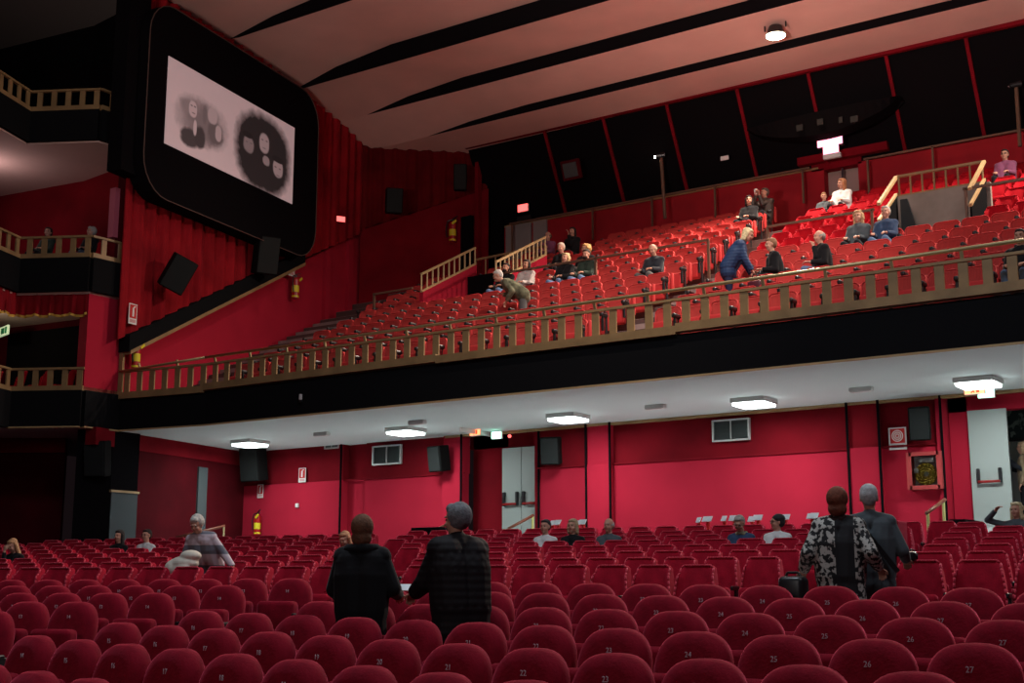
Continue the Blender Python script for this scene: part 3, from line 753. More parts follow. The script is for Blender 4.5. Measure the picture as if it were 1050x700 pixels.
# projection booth: dark boat-shaped canopy on the rear wall
bt = thing('projection_booth', 'long dark boat-shaped projection canopy on the black rear wall above the lit sign', 'booth', (0, 0, 0))
b = MB(); top = []; bot = []
nseg = 18
pxs = [766+(921-766)*i/nseg for i in range(nseg+1)]
for i, px in enumerate(pxs):
    u = i/nseg; bow = sin(pi*u)**.7
    yt = 132-34*u+(-2)*bow; yb = yt+2+22*bow
    p = atY(px, yt, 31.9-.2*bow); c = atY(px, yb, 32.1-.6*bow)
    top.append(p); bot.append(c)
for i in range(nseg):
    b.prism([top[i], top[i+1], bot[i+1], bot[i]], (0, .5, 0))
b.build('canopy', M_blackwall, bt)
for px, py, w in ((820, 131, .18), (841, 125, .16), (862, 123, .10), (876, 122, .2)):
    S = atY(px, py, 31.38); b = MB(); b.box((S[0], S[1], S[2]), (w, .03, .16)); b.build('projection_window', mat('dim_window_glass', (.02, .018, .018), .6), bt)

# flood lamp on the ceiling
fp = Vector(atY(795, 28, 29.35))
t = thing('flood_lamp', 'lit floodlight on a bracket hanging from the pale ceiling above the balcony', 'light', fp)
b = MB(); b.tube((0, 0, -.22), (0, 0, .02), .26, .16, n=20); b.build('housing', M_black, t, smooth=True, ang=40)
b = MB(); b.tube((0, 0, -.24), (0, 0, -.225), .235, .235, n=20); b.build('lens', M_filament, t)
zc = 15.85-fp.z
b = MB(); b.bar((-.28, 0, -.05), (-.28, 0, .25), .03, .03).bar((.28, 0, -.05), (.28, 0, .25), .03, .03).bar((-.28, 0, .25), (.28, 0, .25), .03, .03).bar((0, 0, .25), (0, 0, max(.3, zc)), .04, .04); b.build('bracket', M_black, t)
FLOOD = fp
# small ceiling marks
for px, py, nm, w in ((392, 9, 'pale slot cover in the ceiling near the top left of the big black board', .6), (645, 54, 'thin dark slot in the ceiling strip above the dim speaker', .5), (840, 8, 'slot cover in the ceiling strip right of the floodlight', .8), (735, 31, 'slot cover in the ceiling strip left of the floodlight', .7)):
    S = atZ(px, py, 16.15 if px != 392 else 16.6); b = MB(); b.box((0, 0, 0), (w, .06, .04)); o = b.build('ceiling_slot', M_ceildk, loc=(S[0], S[1], S[2]-.02)); tag(o, nm, 'vent')

# loudspeakers
def speaker(px, py, Y, w, h, d, label, rx=0.15, rz=0.3, pos=None, roll=0.):
    p = pos or atY(px, py, Y)
    t = thing('loudspeaker', label, 'speaker', p, rz); 
    M = Matrix.Rotation(roll, 4, 'Y') @ Matrix.Rotation(rx, 4, 'X')
    b = MB(); b.box((0, 0, 0), (w, d, h), .03, M); b.build('cabinet', M_cab, t)
    b = MB(); b.box((0, -d/2-.005, 0), (w-.05, .02, h-.05), .005, M); b.build('grille', M_speaker, t)
    b = MB(); b.box((0, d/2+.08, 0), (.08, .2, .1)); b.build('wall_bracket', M_black, t)
speaker(943, 434, 24.3, .38, .62, .35, 'black loudspeaker on the wall above the red hose cabinet', rz=.25)
speaker(565, 462, 24.3, .42, .60, .35, 'black loudspeaker on the wall right of the grey double doors', rz=.35)
speaker(450, 470, 24.3, .40, .60, .35, 'black loudspeaker on the wall left of the grey double doors', rz=-.1)
speaker(260, 476, 24.1, .60, .85, .4, 'large black loudspeaker on the wall below the leftmost ceiling light', rz=.1)
speaker(100, 470, 19.2, .5, .8, .4, 'black loudspeaker on the black pillar at far left', rz=.5)
S = on_lw(178, 281, .6); q_ = lw(S[0], .72); speaker(0, 0, 0, .60, .85, .45, 'tilted black loudspeaker on the red drape below the big screen', rx=.35, rz=radians(65), roll=.40, pos=(q_[0], q_[1], S[1]))
S = on_lw(272, 262, .6); q_ = lw(S[0], .62); speaker(0, 0, 0, .6, 1.0, .45, 'black loudspeaker half hidden under the right end of the big screen board', rx=.2, rz=radians(65), pos=(q_[0], q_[1], S[1]))
S = on_lw(404, 206, .4); q_ = lw(S[0]-1.6, 1.0); speaker(404, 206, 29.2, .5, .75, .4, 'black loudspeaker on the dark drape left of the rear corner', rx=.2, rz=radians(45))
speaker(472, 182, 31.0, .4, .8, .4, 'dim black loudspeaker high in the rear left corner', rx=.2, rz=radians(35))
S = atY(586, 174, 31.7); t = thing('window_speaker', 'dim square framed speaker on the black rear wall between two red battens', 'speaker', S, 0)
b = MB(); b.box((0, 0, 0), (.62, .12, .58), .02, Matrix.Rotation(.35, 4, 'X')); b.build('frame', M_walldk, t)
b = MB(); b.box((0, -.07, 0), (.46, .04, .42), .01, Matrix.Rotation(.35, 4, 'X')); b.build('grille', M_grille, t)
# spot posts
for px, yt, yb, nm in ((678, 162, 224, 'thin vertical lamp post in front of the black rear wall, left of the aisle'), (1042, 90, 150, 'thin vertical lamp post at the far right of the rear wall')):
    top_ = atY(px, yt, 32.2); bot_ = atY(px+4, yb, 32.2)
    t = thing('spot_post', nm, 'post', bot_); d = Vector(top_)-Vector(bot_)
    b = MB(); b.tube((0, 0, 0), d, .05, n=8); b.build('pole', M_guard, t)
    b = MB(); b.tube(d+Vector((-.12, -.1, .05)), d+Vector((.12, 0, .08)), .06, .08); b.build('spot_head', M_black, t)
    b = MB(); b.ell(d+Vector((-.15, -.1, .03)), (.03, .03, .03), u=8, v=6); b.build('spot_lens', M_filament if px == 678 else M_chrome, t)

# wall vents
def grille(px0, py0, px1, py1, label):
    a = atY(px0, py1, WY-.05); c = atY(px1, py0, WY-.05); w = c[0]-a[0]; h = c[2]-a[2]
    t = thing('wall_vent', label, 'vent', ((a[0]+c[0])/2, WY-.06, (a[2]+c[2])/2), 0)
    b = MB(); b.box((0, 0, h/2), (w, .07, .035)); b.box((0, 0, -h/2), (w, .07, .035)); b.box((-w/2, 0, 0), (.035, .07, h+.03)); b.box((w/2, 0, 0), (.035, .07, h+.03)); b.box((0, -.005, 0), (.015, .06, h)); b.build('frame', M_frame, t)
    b = MB(); b.box((0, .02, 0), (w, .03, h))
    n = 16
    for i in range(n): b.box((0, -.005, -h/2+h*(i+.5)/n), (w, .035, .006), 0, None)
    b.build('louvres', M_grille, t)
grille(383, 456, 411.5, 476.5, 'louvred metal vent high on the red wall left of the grey double doors')
grille(732, 429, 768, 452.5, 'wide louvred metal vent on the red wall right of the middle')
grille(334, 455, 348, 460, 'small low vent tucked under the soffit left of the larger louvred vent')

# grey double doors at left
dd = thing('double_door', 'pale grey double exit doors with two black and red panic bars', 'door', (-16.87, WY+.25, 3.05))
dd['category'] = 'door'
for s, nm in ((-1, 'left'), (1, 'right')):
    b = MB(); b.box((s*.27, 0, 1.0), (.53, .06, 2.1), .008); lf = b.build('door_leaf', M_doorg, dd)
    for e_ in (-.19, .17):
        b = MB(); b.box((s*.27+e_, -.06, .88), (.07, .08, .32), .02); b.build('panic_bar_bracket', M_black, lf)
    b = MB(); b.tube((s*.27-.19, -.1, .76), (s*.27+.17, -.1, .76), .028); b.build('panic_bar', mat('panic_bar_red', (.25, .01, .01), .3), lf, smooth=True)
b = MB(); b.box((-16.9, WY+.25, 3.0-.9), (1.5, 1.4, 1.85)); struct(b.build('floor_left_landing', M_greyfl))
def handrail(label, top, bot, posts, mp=M_brass):
    t = thing('handrail', label, 'handrail', bot)
    d = Vector(top)-Vector(bot)
    b = MB(); b.tube((0, 0, 0), d, .032); b.build('rail', M_wood2, t, smooth=True)
    for u, ln in posts:
        p = d*u; b = MB(); b.tube(p, p-Vector((0, 0, ln)), .028); b.build('post', mp, t)
M_wood2 = mat('dark_wood_rail', (.16, .05, .03), .4)
M_post = mat('yellow_green_post', (.45, .42, .16), .4)
handrail('dark wooden stair handrail in front of the grey double doors', atY(547, 528, 23.9), atY(521, 542, 23.3), ((.97, 1.1), (.03, .8)), M_post)
handrail('wooden stair handrail with two yellow posts below the hose cabinet', atY(969, 512, 23.6), atY(950, 526, 22.9), ((.9, 1.05), (.06, 1.0)), M_post)
handrail('short handrail on the black parapet left of the grey double doors', atY(455, 539, 23.5), atY(442, 545, 22.9), ((.05, .7),), M_brass)
handrail('low wooden handrail behind the woman in the striped sweater', atY(231, 539, 22.8), atY(180, 551, 21.9), ((.97, .8), (.03, .8)), M_brass)
b = MB(); a0 = atY(424, 541, 22.6); a1 = atY(454, 538, 22.6); b.box(((a0[0]+a1[0])/2, 22.9, (a0[2]+2.0)/2), (a1[0]-a0[0], .8, a0[2]-2.0), .02); struct(b.build('wall_stair_parapet', M_blackwall))
# curved black parapet right
a0 = atY(985, 540, 23.2)
b = MB(); b.prism([(a0[0]-.55, 22.6, 2.0), (a0[0]-.45, 22.6, 2.5), (a0[0]-.25, 22.6, 2.9), (a0[0], 22.6, 3.05), (a0[0]+.25, 22.6, 3.05), (a0[0]+.25, 22.6, 2.0)], (0, .9, 0)); struct(b.build('wall_right_parapet', M_blackwall))
b = MB(); b.box((-5.9, WY+.9, 2.05), (2.6, 2.6, 1.85)); struct(b.build('floor_right_landing', M_greyfl))
# open grey door at right and the corridor beyond
od = thing('exit_door_leaf', 'open pale grey exit door leaf with a black and red panic bar', 'door', (-6.83, WY+.1, 3.0), 0)
b = MB(); b.box((.37, 0, 1.07), (.70, .05, 2.15), .008); b.build('door_leaf', M_doorg, od)
for e_ in (.16, .55):
    b = MB(); b.box((e_, -.06, .93), (.06, .08, .28), .02); b.build('panic_bar_bracket', M_black, od)
b = MB(); b.tube((.16, -.1, .82), (.55, -.1, .82), .026); b.build('panic_bar', MATS['panic_bar_red'], od, smooth=True)
b = MB(); b.box((-5.4, 27.9, 4.2), (4.2, .1, 2.9)); struct(b.build('wall_corridor', mat('corridor_plaster', (.42, .45, .43), .8)))
b = MB(); b.box((-5.3, 27.6, 3.9), (1.6, .3, 1.95)); struct(b.build('door_10', M_blackwall))
b = MB(); b.box((-5.4, 26.3, 5.6), (4.2, 3.2, .1)); struct(b.build('ceiling_corridor', M_soffit))
b = MB(); b.box((-7.35, 26.3, 4.2), (.1, 3.0, 2.9)); b.box((-3.4, 26.3, 4.2), (.1, 3.0, 2.9)); struct(b.build('wall_corridor_side', MATS['corridor_plaster']))
S = atY(1042, 433, 27.3); t = thing('framed_photograph', 'dark framed photograph on the pale corridor wall above the man in black', 'picture', S)
b = MB(); b.box((0, 0, 0), (1.1, .05, .75)); b.build('frame', M_black, t)
b = MB(); b.box((0, -.03, 0), (1.0, .01, .66)); b.build('photograph', pattern('murky_photo', (.02, .03, .03), (.16, .18, .16), 7, .55), t)

# fire safety things
def extinguisher(p, label, s=1., rz=0.):
    t = thing('fire_extinguisher', label, 'fire extinguisher', p, rz)
    b = MB(); b.tube((0, 0, .0), (0, 0, .44*s), .085*s, n=18).ell((0, 0, .44*s), (.085*s, .085*s, .07*s)); b.build('cylinder', M_ext, t, smooth=True, ang=50)
    b = MB(); b.tube((0, 0, .5*s), (0, 0, .56*s), .025*s).bar((0, 0, .57*s), (.13*s, -.05, .62*s), .03, .02).bar((0, 0, .54*s), (.12*s, -.05, .55*s), .03, .02); b.build('valve', M_black, t)
    b = MB(); pts = [(0, 0, .55), (-.12, -.02, .52), (-.16, -.03, .35), (-.13, -.04, .12)]
    for a, c in zip(pts, pts[1:]): b.tube([v*s for v in a], [v*s for v in c], .014*s)
    b.build('hose', M_black, t)
    b = MB(); b.tube((0, 0, .14*s), (0, 0, .30*s), .088*s, n=18, caps=False); b.tube((0, 0, .02*s), (0, 0, .06*s), .088*s, n=18, caps=False); b.build('label_band', M_yellow, t, smooth=True)
    b = MB(); b.bar((.02, -.1*s, .42*s), (.12*s, -.1*s, .50*s), .02, .05*s); b.build('tag', M_yellow, t)
extinguisher(Vector(atY(263.5, 548, 24.4))+Vector((0, 0, 0)), 'red fire extinguisher with yellow labels on the stalls back wall')
t_, z_ = on_lw(137, 378, .15); q_ = lw(t_, .2); extinguisher((q_[0], q_[1], z_), 'red fire extinguisher with yellow bands at the left end of the balcony', 1.15, radians(100))
t_, z_ = on_lw(301, 306, .15); q_ = lw(t_, .2); extinguisher((q_[0], q_[1], z_), 'red fire extinguisher hanging on the red side wall below the slanting black band', 1.2, radians(100))
S = atY(464, 248, 31.6); extinguisher(S, 'dim fire extinguisher in the dark rear left corner of the balcony', 1.3, radians(20))
def plate(p, label, w, h, rz=0., kind='ext'):
    t = thing('safety_sign', label, 'sign', p, rz)
    b = MB(); b.box((0, 0, 0), (w, .012, h)); b.build('plate', M_white, t)
    b = MB(); b.box((0, -.009, h*.12), (w*.82, .006, h*.66)); b.build('red_field', M_signred, t)
    b = MB()
    if kind == 'hose':
        for rr in (.30, .20, .10):
            n = 20
            for i in range(n):
                a = 2*pi*i/n; c = 2*pi*(i+1)/n
                b.bar((w*rr*cos(a), -.015, h*.12+w*rr*sin(a)), (w*rr*cos(c), -.015, h*.12+w*rr*sin(c)), .006, w*.05)
    else:
        b.box((0, -.015, h*.08), (w*.2, .006, h*.42)); b.bar((0, -.015, h*.3), (w*.25, -.015, h*.38), .006, h*.06)
    b.build('pictogram', M_white, t)
    b = MB()
    for i in range(3): b.box((0, -.009, -h*.30-h*.05*i), (w*.7, .004, h*.02))
    b.build('lettering', M_signred if kind != 'hose' else M_black, t)
S = atY(920.5, 449.5, WY-.02); plate(S, 'red and white fire hose sign with spiral beside the right loudspeaker', .34, .42, kind='hose')
S = atY(310, 487, WY-.16); plate(S, 'upper red and white extinguisher sign on the left part of the back wall', .24, .36)
S = atY(267, 503.5, WY-.16); plate(S, 'lower red and white sign right above the fire extinguisher on the back wall', .20, .34)
t_, z_ = on_lw(134, 322, .2); q_ = lw(t_, .26); plate((q_[0], q_[1], z_), 'white and red sign on the drape just above the slanting band', .26, .48, radians(96))
t_, z_ = on_lw(299, 274, .2); q_ = lw(t_, .2); plate((q_[0], q_[1], z_), 'white and red sign above the extinguisher on the balcony side wall', .28, .5, radians(96))
# fire hose cabinet
S = atY(949.5, 482.5, WY-.1); hc = thing('hose_cabinet', 'red wall cabinet with a coiled yellow fire hose behind glass', 'cabinet', S)
w, h = .56, .62
b = MB(); b.box((0, 0, h/2), (w, .22, .07)).box((0, 0, -h/2), (w, .22, .07)).box((-w/2, 0, 0), (.09, .22, h+.07)).box((w/2, 0, 0), (.09, .22, h+.07)); b.build('cabinet_frame', mat('cabinet_red_enamel', (.40, .05, .05), .5), hc)
b = MB(); b.box((0, .09, 0), (w, .02, h)); b.build('back_panel', M_white, hc)
b = MB()
for rr in (.07, .11, .15, .19):
    n = 24
    for i in range(n):
        a = 2*pi*i/n; c = 2*pi*(i+1)/n; b.tube((rr*cos(a), 0, -.06+rr*sin(a)), (rr*cos(c), 0, -.06+rr*sin(c)), .022, n=6)
b.build('hose', M_hose, hc, smooth=True)
b = MB(); b.box((.02, .0, .2), (.3, .05, .10), .02); b.box((-.16, -.06, 0), (.08, .05, .08)); b.build('nozzle', M_frame, hc)
b = MB(); b.box((0, -.09, 0), (w-.05, .008, h-.05)); b.build('glass_door', M_glass, hc)
S = atY(304.5, 518, WY-.16); b = MB(); b.box((0, 0, 0), (.09, .05, .10), .01); o = b.build('wall_switch', M_white, loc=S); tag(o, 'small white call button on the red back wall above the left seats', 'switch')
S = atY(962, 473, WY-.05); b = MB(); b.box((0, 0, 0), (.08, .05, .05), .01); o = b.build('wall_switch', M_white, loc=S); tag(o, 'tiny white fitting beside the hose cabinet', 'switch')
t = thing('fascia_lamp', 'tiny white lamp fitting on the black balcony fascia near its left end', 'light', (atY(309, 407, 19.97)[0], 19.95, atY(309, 407, 19.97)[2]))
b = MB(); b.box((0, 0, 0), (.05, .06, .12), .01); b.build('housing', M_white, t); b = MB(); b.box((0, .01, -.09), (.06, .05, .05), .01); b.build('clip', M_black, t)
# ------------------------------------------------------------------ seats
def outline_round(w, z0, z1, wb, n=18, p=2.2, zs=None):
    zs = zs if zs is not None else z0+(z1-z0)*.52
    pts = [(-wb/2, z0)]
    pts += [(-w/2+ (w-wb)/2*(1-k/3)*.5, z0+(zs-z0)*k/3) for k in (1, 2)]
    for i in range(n+1):
        a = pi-pi*i/n
        c, s_ = cos(a), sin(a)
        pts.append((w/2*math.copysign(abs(c)**(2/p), c), zs+(z1-zs)*abs(s_)**(2/p)))
    pts += [(w/2-(w-wb)/2*(1-k/3)*.5, z0+(zs-z0)*k/3) for k in (2, 1)]
    pts.append((wb/2, z0))
    return pts
def outline_rect(w, z0, z1, wb, r, n=5):
    pts = [(-wb/2, z0)]
    for cx, a0 in ((-(w/2-r), 180), (w/2-r, 90)):
        for i in range(n+1):
            a = radians(a0-90*i/n); pts.append((cx+r*cos(a), z1-r+r*sin(a)))
    pts.append((wb/2, z0)); return pts
def pad(pts, rings, recline=.18, z0=None):
    """closed cushion from an outline; rings = (inset, y) from back to front"""
    b = MB(); cx = 0; zc = sum(p[1] for p in pts)/len(pts); zlo = min(p[1] for p in pts); zhi = max(p[1] for p in pts); hw = max(p[0] for p in pts)
    V = []
    for ins, y in rings:
        sx = (hw-ins)/hw; sz = ((zhi-zlo)/2-ins)/((zhi-zlo)/2); zm = (zhi+zlo)/2
        V.append([b.bm.verts.new((x*sx, y+(zm+(z-zm)*sz-zlo)*recline, zm+(z-zm)*sz)) for x, z in pts])
    n = len(pts)
    for A, B_ in zip(V, V[1:]):
        for i in range(n): b.bm.faces.new((A[i], A[(i+1) % n], B_[(i+1) % n], B_[i]))
    b.bm.faces.new(V[0]); b.bm.faces.new(V[-1][::-1])
    return b
# rounded seat
RT = {}
b = pad(outline_round(.535, .28, .895, .46, p=2.7, zs=.60), [(.05, .06), (.02, .055), (0, .03), (0, -.03), (.015, -.06), (.04, -.078), (.08, -.084), (.14, -.082)])
RT['back'] = b.mesh('backrest', M_velvet, True, 60)
b = MB(); b.box((0, -.18, .47), (.46, .15, .36), .045, Matrix.Translation((0, 0, 0)), 3); RT['cushion'] = b.mesh('folded_seat', M_velvet, True, 60)
b = MB(); b.box((0, -.18, .50), (.034, .30, .05), .012).box((0, -.10, .27), (.030, .22, .46), .008); RT['arm'] = b.mesh('armrest', M_black)
b = MB(); b.box((0, .02, .02), (.10, .3, .04), .01); RT['foot'] = b.mesh('foot', M_black)
# winged seat
M_lit_pipe = mat('lit_rim_piping', (.55, .03, .06), .7, sheen=1., sheen_tint=(1, .3, .4), spec=.2)  # lighter than the seat velvet, carries the top-lit rim in its colour
def winged(m, name='backrest'):
    b = MB(); nu, nv = 12, 10; zb, zt = .34, .90
    def hw(v): return .262-.062*v
    fr = []; bk = []
    for j in range(nv+1):
        v = j/nv; z = zb+(zt-zb)*v; rf = []; rb = []
        for i in range(nu+1):
            u = -1+2*i/nu; a = abs(u)
            h = hw(v)+.012*sin(pi*v)
            # rounded upper corners
            zz = z-(.03*max(0, a-.84)/.16 if v > .85 else 0)
            wing = .10*min(1, .35+3*(1-v))*max(0., (a-.62)/.38)**1.1
            edge = .03*a**6
            dim = .028*math.exp(-((u*h)**2+(z-.60)**2)/.0022)
            rf.append((h*u, -.035-wing+edge+dim+(z-zb)*.20-.02*(1-(2*v-1)**2)*(1-a), zz))
            rb.append((h*u*1.02, .045+(z-zb)*.20, zz))
        fr.append(rf); bk.append(rb)
    F_ = b.grid(fr); B_ = b.grid([r[::-1] for r in bk])
    # sides and top/bottom
    for j in range(nv):
        b.bm.faces.new((F_[j][0], F_[j+1][0], B_[j+1][-1], B_[j][-1])); b.bm.faces.new((F_[j+1][-1], F_[j][-1], B_[j][0], B_[j+1][0]))
    for i in range(nu):
        b.bm.faces.new((F_[nv][i], F_[nv][i+1], B_[nv][nu-i-1], B_[nv][nu-i])); b.bm.faces.new((F_[0][i+1], F_[0][i], B_[0][nu-i], B_[0][nu-i-1]))
    me = b.mesh(name, m, True, 55)
    b = MB(); of = Vector((0, -.004, .003)); rim = [Vector(fr[j][0])+of for j in range(1, nv+1)]+[Vector(p)+of for p in fr[nv][1:]]+[Vector(fr[j][-1])+of for j in range(nv-1, 0, -1)]
    for p, q in zip(rim, rim[1:]): b.tube(p, q, .0115, n=6)
    return me, b
wb_, wp_ = winged(M_winged); WT = {'back': wb_, 'piping': wp_.mesh('piping', M_lit_pipe, True)}
b = MB(); b.box((0, -.22, .42), (.43, .15, .30), .05, None, 3); WT['cushion'] = b.mesh('folded_seat', M_winged, True, 60)
b = MB(); b.box((0, -.20, .56), (.035, .24, .05), .015).box((0, -.14, .30), (.03, .12, .52), .01); WT['arm'] = b.mesh('armrest', M_black)
b = MB(); b.ell((0, -.035, .60), (.014, .008, .014), u=8, v=6); WT['button'] = b.mesh('button', M_winged, True)
b = MB(); b.box((0, .02, .02), (.10, .3, .04), .01); WT['foot'] = b.mesh('foot', M_black)
wb_, wp_ = winged(M_balc3)
WB = {'back': wb_, 'piping': wp_.mesh('piping', M_balc3, True), 'arm': WT['arm'], 'foot': WT['foot']}
b = MB(); b.box((0, -.22, .46), (.44, .26, .14), .04, None, 3); WB['cushion'] = b.mesh('seat_cushion', M_balc3, True, 60)
b = MB(); b.ell((0, -.035, .60), (.014, .008, .014), u=8, v=6); WB['button'] = b.mesh('button', M_balc3, True)
# balcony seat
BT = {}
b = pad(outline_rect(.512, .40, .90, .50, .085), [(.02, .05), (0, .04), (0, -.02), (.012, -.035), (.045, -.042), (.06, -.034)], .16)
BT['back'] = b.mesh('backrest', M_balc, True, 50)
pts = outline_rect(.51, .405, .892, .495, .085); b = MB()
L_ = [Vector((x, -.036+(z-.40)*.16, z)) for x, z in pts]
for a, c in zip(L_, L_[1:]): b.tube(a, c, .013, n=6)
BT['piping'] = b.mesh('piping', M_balc2, True)
b = MB(); b.box((0, -.17, .42), (.47, .17, .36), .05, Matrix.Rotation(radians(-4), 4, 'X'), 3); BT['cushion'] = b.mesh('folded_seat', M_balc2, True, 60)
b = MB(); b.box((0, -.17, .60), (.055, .30, .04), .015).box((0, -.28, .42), (.05, .06, .38), .01).box((0, -.02, .33), (.04, .10, .60), .01); BT['arm_'] = b.mesh('armrest', M_black)
b = MB(); b.box((0, -.20, .665), (.085, .24, .085), .03).box((0, -.25, .50), (.05, .05, .30), .01).box((0, -.11, .33), (.03, .06, .62), .008); BT['arm'] = b.mesh('armrest', M_black)
b = MB(); b.box((0, .0, .02), (.08, .3, .04), .01); BT['foot'] = b.mesh('foot', M_black)
b = MB(); b.box((0, .02, .66), (.05, .11, .42), .03, None, 3); BT['endp'] = b.mesh('end_panel', M_balc2, True, 50)
b = MB(); b.box((.03, -.22, .70), (.03, .13, .05), .008); BT['endl'] = b.mesh('aisle_light', M_chrome)
# digit meshes
NUM = {}
def num_mesh(n):
    if n not in NUM:
        cu = bpy.data.curves.new('digits', 'FONT'); cu.body = str(n); cu.size = .047; cu.align_x = 'CENTER'; cu.align_y = 'CENTER'; cu.extrude = .0015; cu.resolution_u = 2
        o = bpy.data.objects.new('tmp', cu); COL.objects.link(o)
        dg = bpy.context.evaluated_depsgraph_get(); me = bpy.data.meshes.new_from_object(o.evaluated_get(dg)); me.name = 'seat_number'
        bpy.data.objects.remove(o); me.transform(Matrix.Rotation(pi/2, 4, 'X')); me.materials.clear(); me.materials.append(M_num)
        NUM[n] = me
    return NUM[n]
ORD = ['', 'first', 'second', 'third', 'fourth', 'fifth', 'sixth', 'seventh', 'eighth', 'ninth', 'tenth', 'eleventh', 'twelfth', 'thirteenth', 'fourteenth', 'fifteenth', 'sixteenth', 'seventeenth', 'eighteenth', 'nineteenth', 'twentieth', 'twenty-first', 'twenty-second', 'twenty-third', 'twenty-fourth', 'twenty-fifth', 'twenty-sixth', 'twenty-seventh', 'twenty-eighth', 'twenty-ninth', 'thirtieth']
COUNT = {'r': 0, 'w': 0, 'b': 0, 'wb': 0}
def in_view(X, Y, Z, mx=70):
    x, y, d = proj(X, Y, Z); return -mx < x < 1050+mx and y < 742 and d > 1
def add_seat(T, kind, name, label, group, X, Y, Z, rz, small=False, num=None, last=False, end=None, hp=.285):
    COUNT[kind] += 1
    t = thing(name, label, 'seat', (X, Y, Z), rz, group)
    link('backrest', T['back'], t); link('seat_cushion', T['cushion'], t)
    link('armrest', T['arm'], t, (-hp, 0, 0))
    if last: link('armrest', T['arm'], t, (hp, 0, 0))
    if 'piping' in T: link('piping', T['piping'], t)
    if 'button' in T and not small: link('button', T['button'], t)
    if num is not None: link('seat_number', num_mesh(num), t, (0, -.0855+(.755-.28)*.18, .755)).rotation_euler.x = 0
    if end:
        link('end_panel', T['endp'], t, (.31, .06, 0)); link('aisle_light', T['endl'], t, (.30, 0, 0))
    link('foot', T['foot'], t, (0, 0, 0))
    return t
PT = .575
RNAME = {0: 'lowest row at the bottom edge', 1: 'second row up from the bottom edge', 2: 'third row up', 3: 'fourth row up', 4: 'fifth row up', 5: 'sixth row up', 6: 'seventh and last row up'}
occupied = []
# rounded seats, right block: (X of seat 24, Y at that seat, heading in degrees)
RR = [(-2.06, 4.10, 8), (-2.60, 5.33, 6.3), (-3.25, 6.43, 4), (-3.85, 7.52, 1.8), (-3.97, 8.62, -.3), (-4.67, 9.70, 0), (-4.78, 10.75, -2)]
YL = [5.1, 6.0, 6.9, 7.85, 8.85, 9.75, 10.6]
for k, (x24, y24, h) in enumerate(RR):
    hr = radians(h)
    for n in range(10, 36):
        s = (n-24)*PT
        X = x24+s*cos(hr); Y = y24-s*sin(hr)
        if X < -8.55 - .0*k: continue
        Z = floor_z(X, Y)
        if not in_view(X, Y, Z+.7): continue
        add_seat(RT, 'r', 'rounded_theatre_chair', 'rounded burgundy velvet seat numbered %d, %s' % (n, RNAME[k]), 'rounded burgundy seats of the front block', X, Y, Z, -hr, num=n)
# rounded seats, left block beyond the aisle (row right end, heading)
RL = [((-10.55, 7.15), -12), ((-10.5, 8.0), -11.5), ((-10.5, 8.92), -11), ((-10.45, 9.82), -10.7), ((-10.35, 10.72), -11)]
LN = {0: 'nearest row', 1: 'second row', 2: 'third row', 3: 'fourth row', 4: 'fifth and last row'}
for k, ((xe, ye), h) in enumerate(RL):
    hr = radians(h)
    for i in range(0, 14):
        X = xe-i*PT*cos(hr); Y = ye+i*PT*sin(hr); Z = floor_z(X, Y)
        if not in_view(X, Y, Z+.7): continue
        add_seat(RT, 'r', 'rounded_theatre_chair', 'rounded burgundy seat left of the aisle, %s from the aisle, %s' % (ORD[i+1], LN[k]), 'rounded burgundy seats left of the aisle', X, Y, Z, -hr, num=14-i if 14-i > 0 else 1, last=(i == 0))
# winged seats: middle block
def row(anchor, h, xa, xb, pitch=.56):
    """seat positions from xb (right) leftwards to xa"""
    hr = radians(h); out = []; s = 0
    while True:
        X = xb-s*cos(hr); Y = anchor[1]-(X-anchor[0])*tan(hr)
        if X < xa: break
        out.append((X, Y)); s += pitch
    return out, -hr
WR = ORD
for k in range(8):
    Y7 = 12.78+1.02*k
    xl = -10.2-.80*k
    if k == 7: Y7 = 20.2
    a_px = (668, 657, 650, 648.6, 640, 640, 640, 640)[k]; xa_ = x_at(a_px, Y7, floor_z(-7, Y7)+.9); st_ = .498*cos(radians(5))
    xr_ = xa_+st_*int((-6.0-xa_)/st_)
    pos, rz = row((-7, Y7), -5.5, xl, xr_, .5)
    for i, (X, Y) in enumerate(pos):
        Z = floor_z(X, Y)
        t = add_seat(WT, 'w', 'winged_theatre_chair', 'crimson winged seat, %s from the right end of the %s row of the middle block' % (WR[i+1], WR[k+1]), 'crimson winged seats of the middle block', X, Y, Z, rz, small=k > 3, last=(i == 0), hp=.278)
        t.scale.x = .9
        if k == 5 and i == 0:
            b = MB(); b.box((0, 0, .52), (.05, .55, 1.05), .02); link('end_panel', b.mesh('end_panel', M_winged), t, (.34, 0, 0))
        occupied.append(('M', k, i, X, Y, Z, rz))
# winged seats: left block
for k in range(8):
    Y0_ = 12.17+1.02*k
    xr = -11.2-.71*k
    pos, rz = row((-12, Y0_), -8, -25, xr, .56)
    for i, (X, Y) in enumerate(pos):
        Z = floor_z(X, Y)
        if not in_view(X, Y, Z+.7, 25) or X < -24.2 and Y > 17.5: continue
        add_seat(WT, 'w', 'winged_theatre_chair', 'crimson winged seat, %s from the aisle in the %s row of the left block' % (WR[i+1], WR[k+1]), 'crimson winged seats of the left block', X, Y, Z, rz, small=k > 3, last=(i == 0), hp=.28)
        occupied.append(('L', k, i, X, Y, Z, rz))
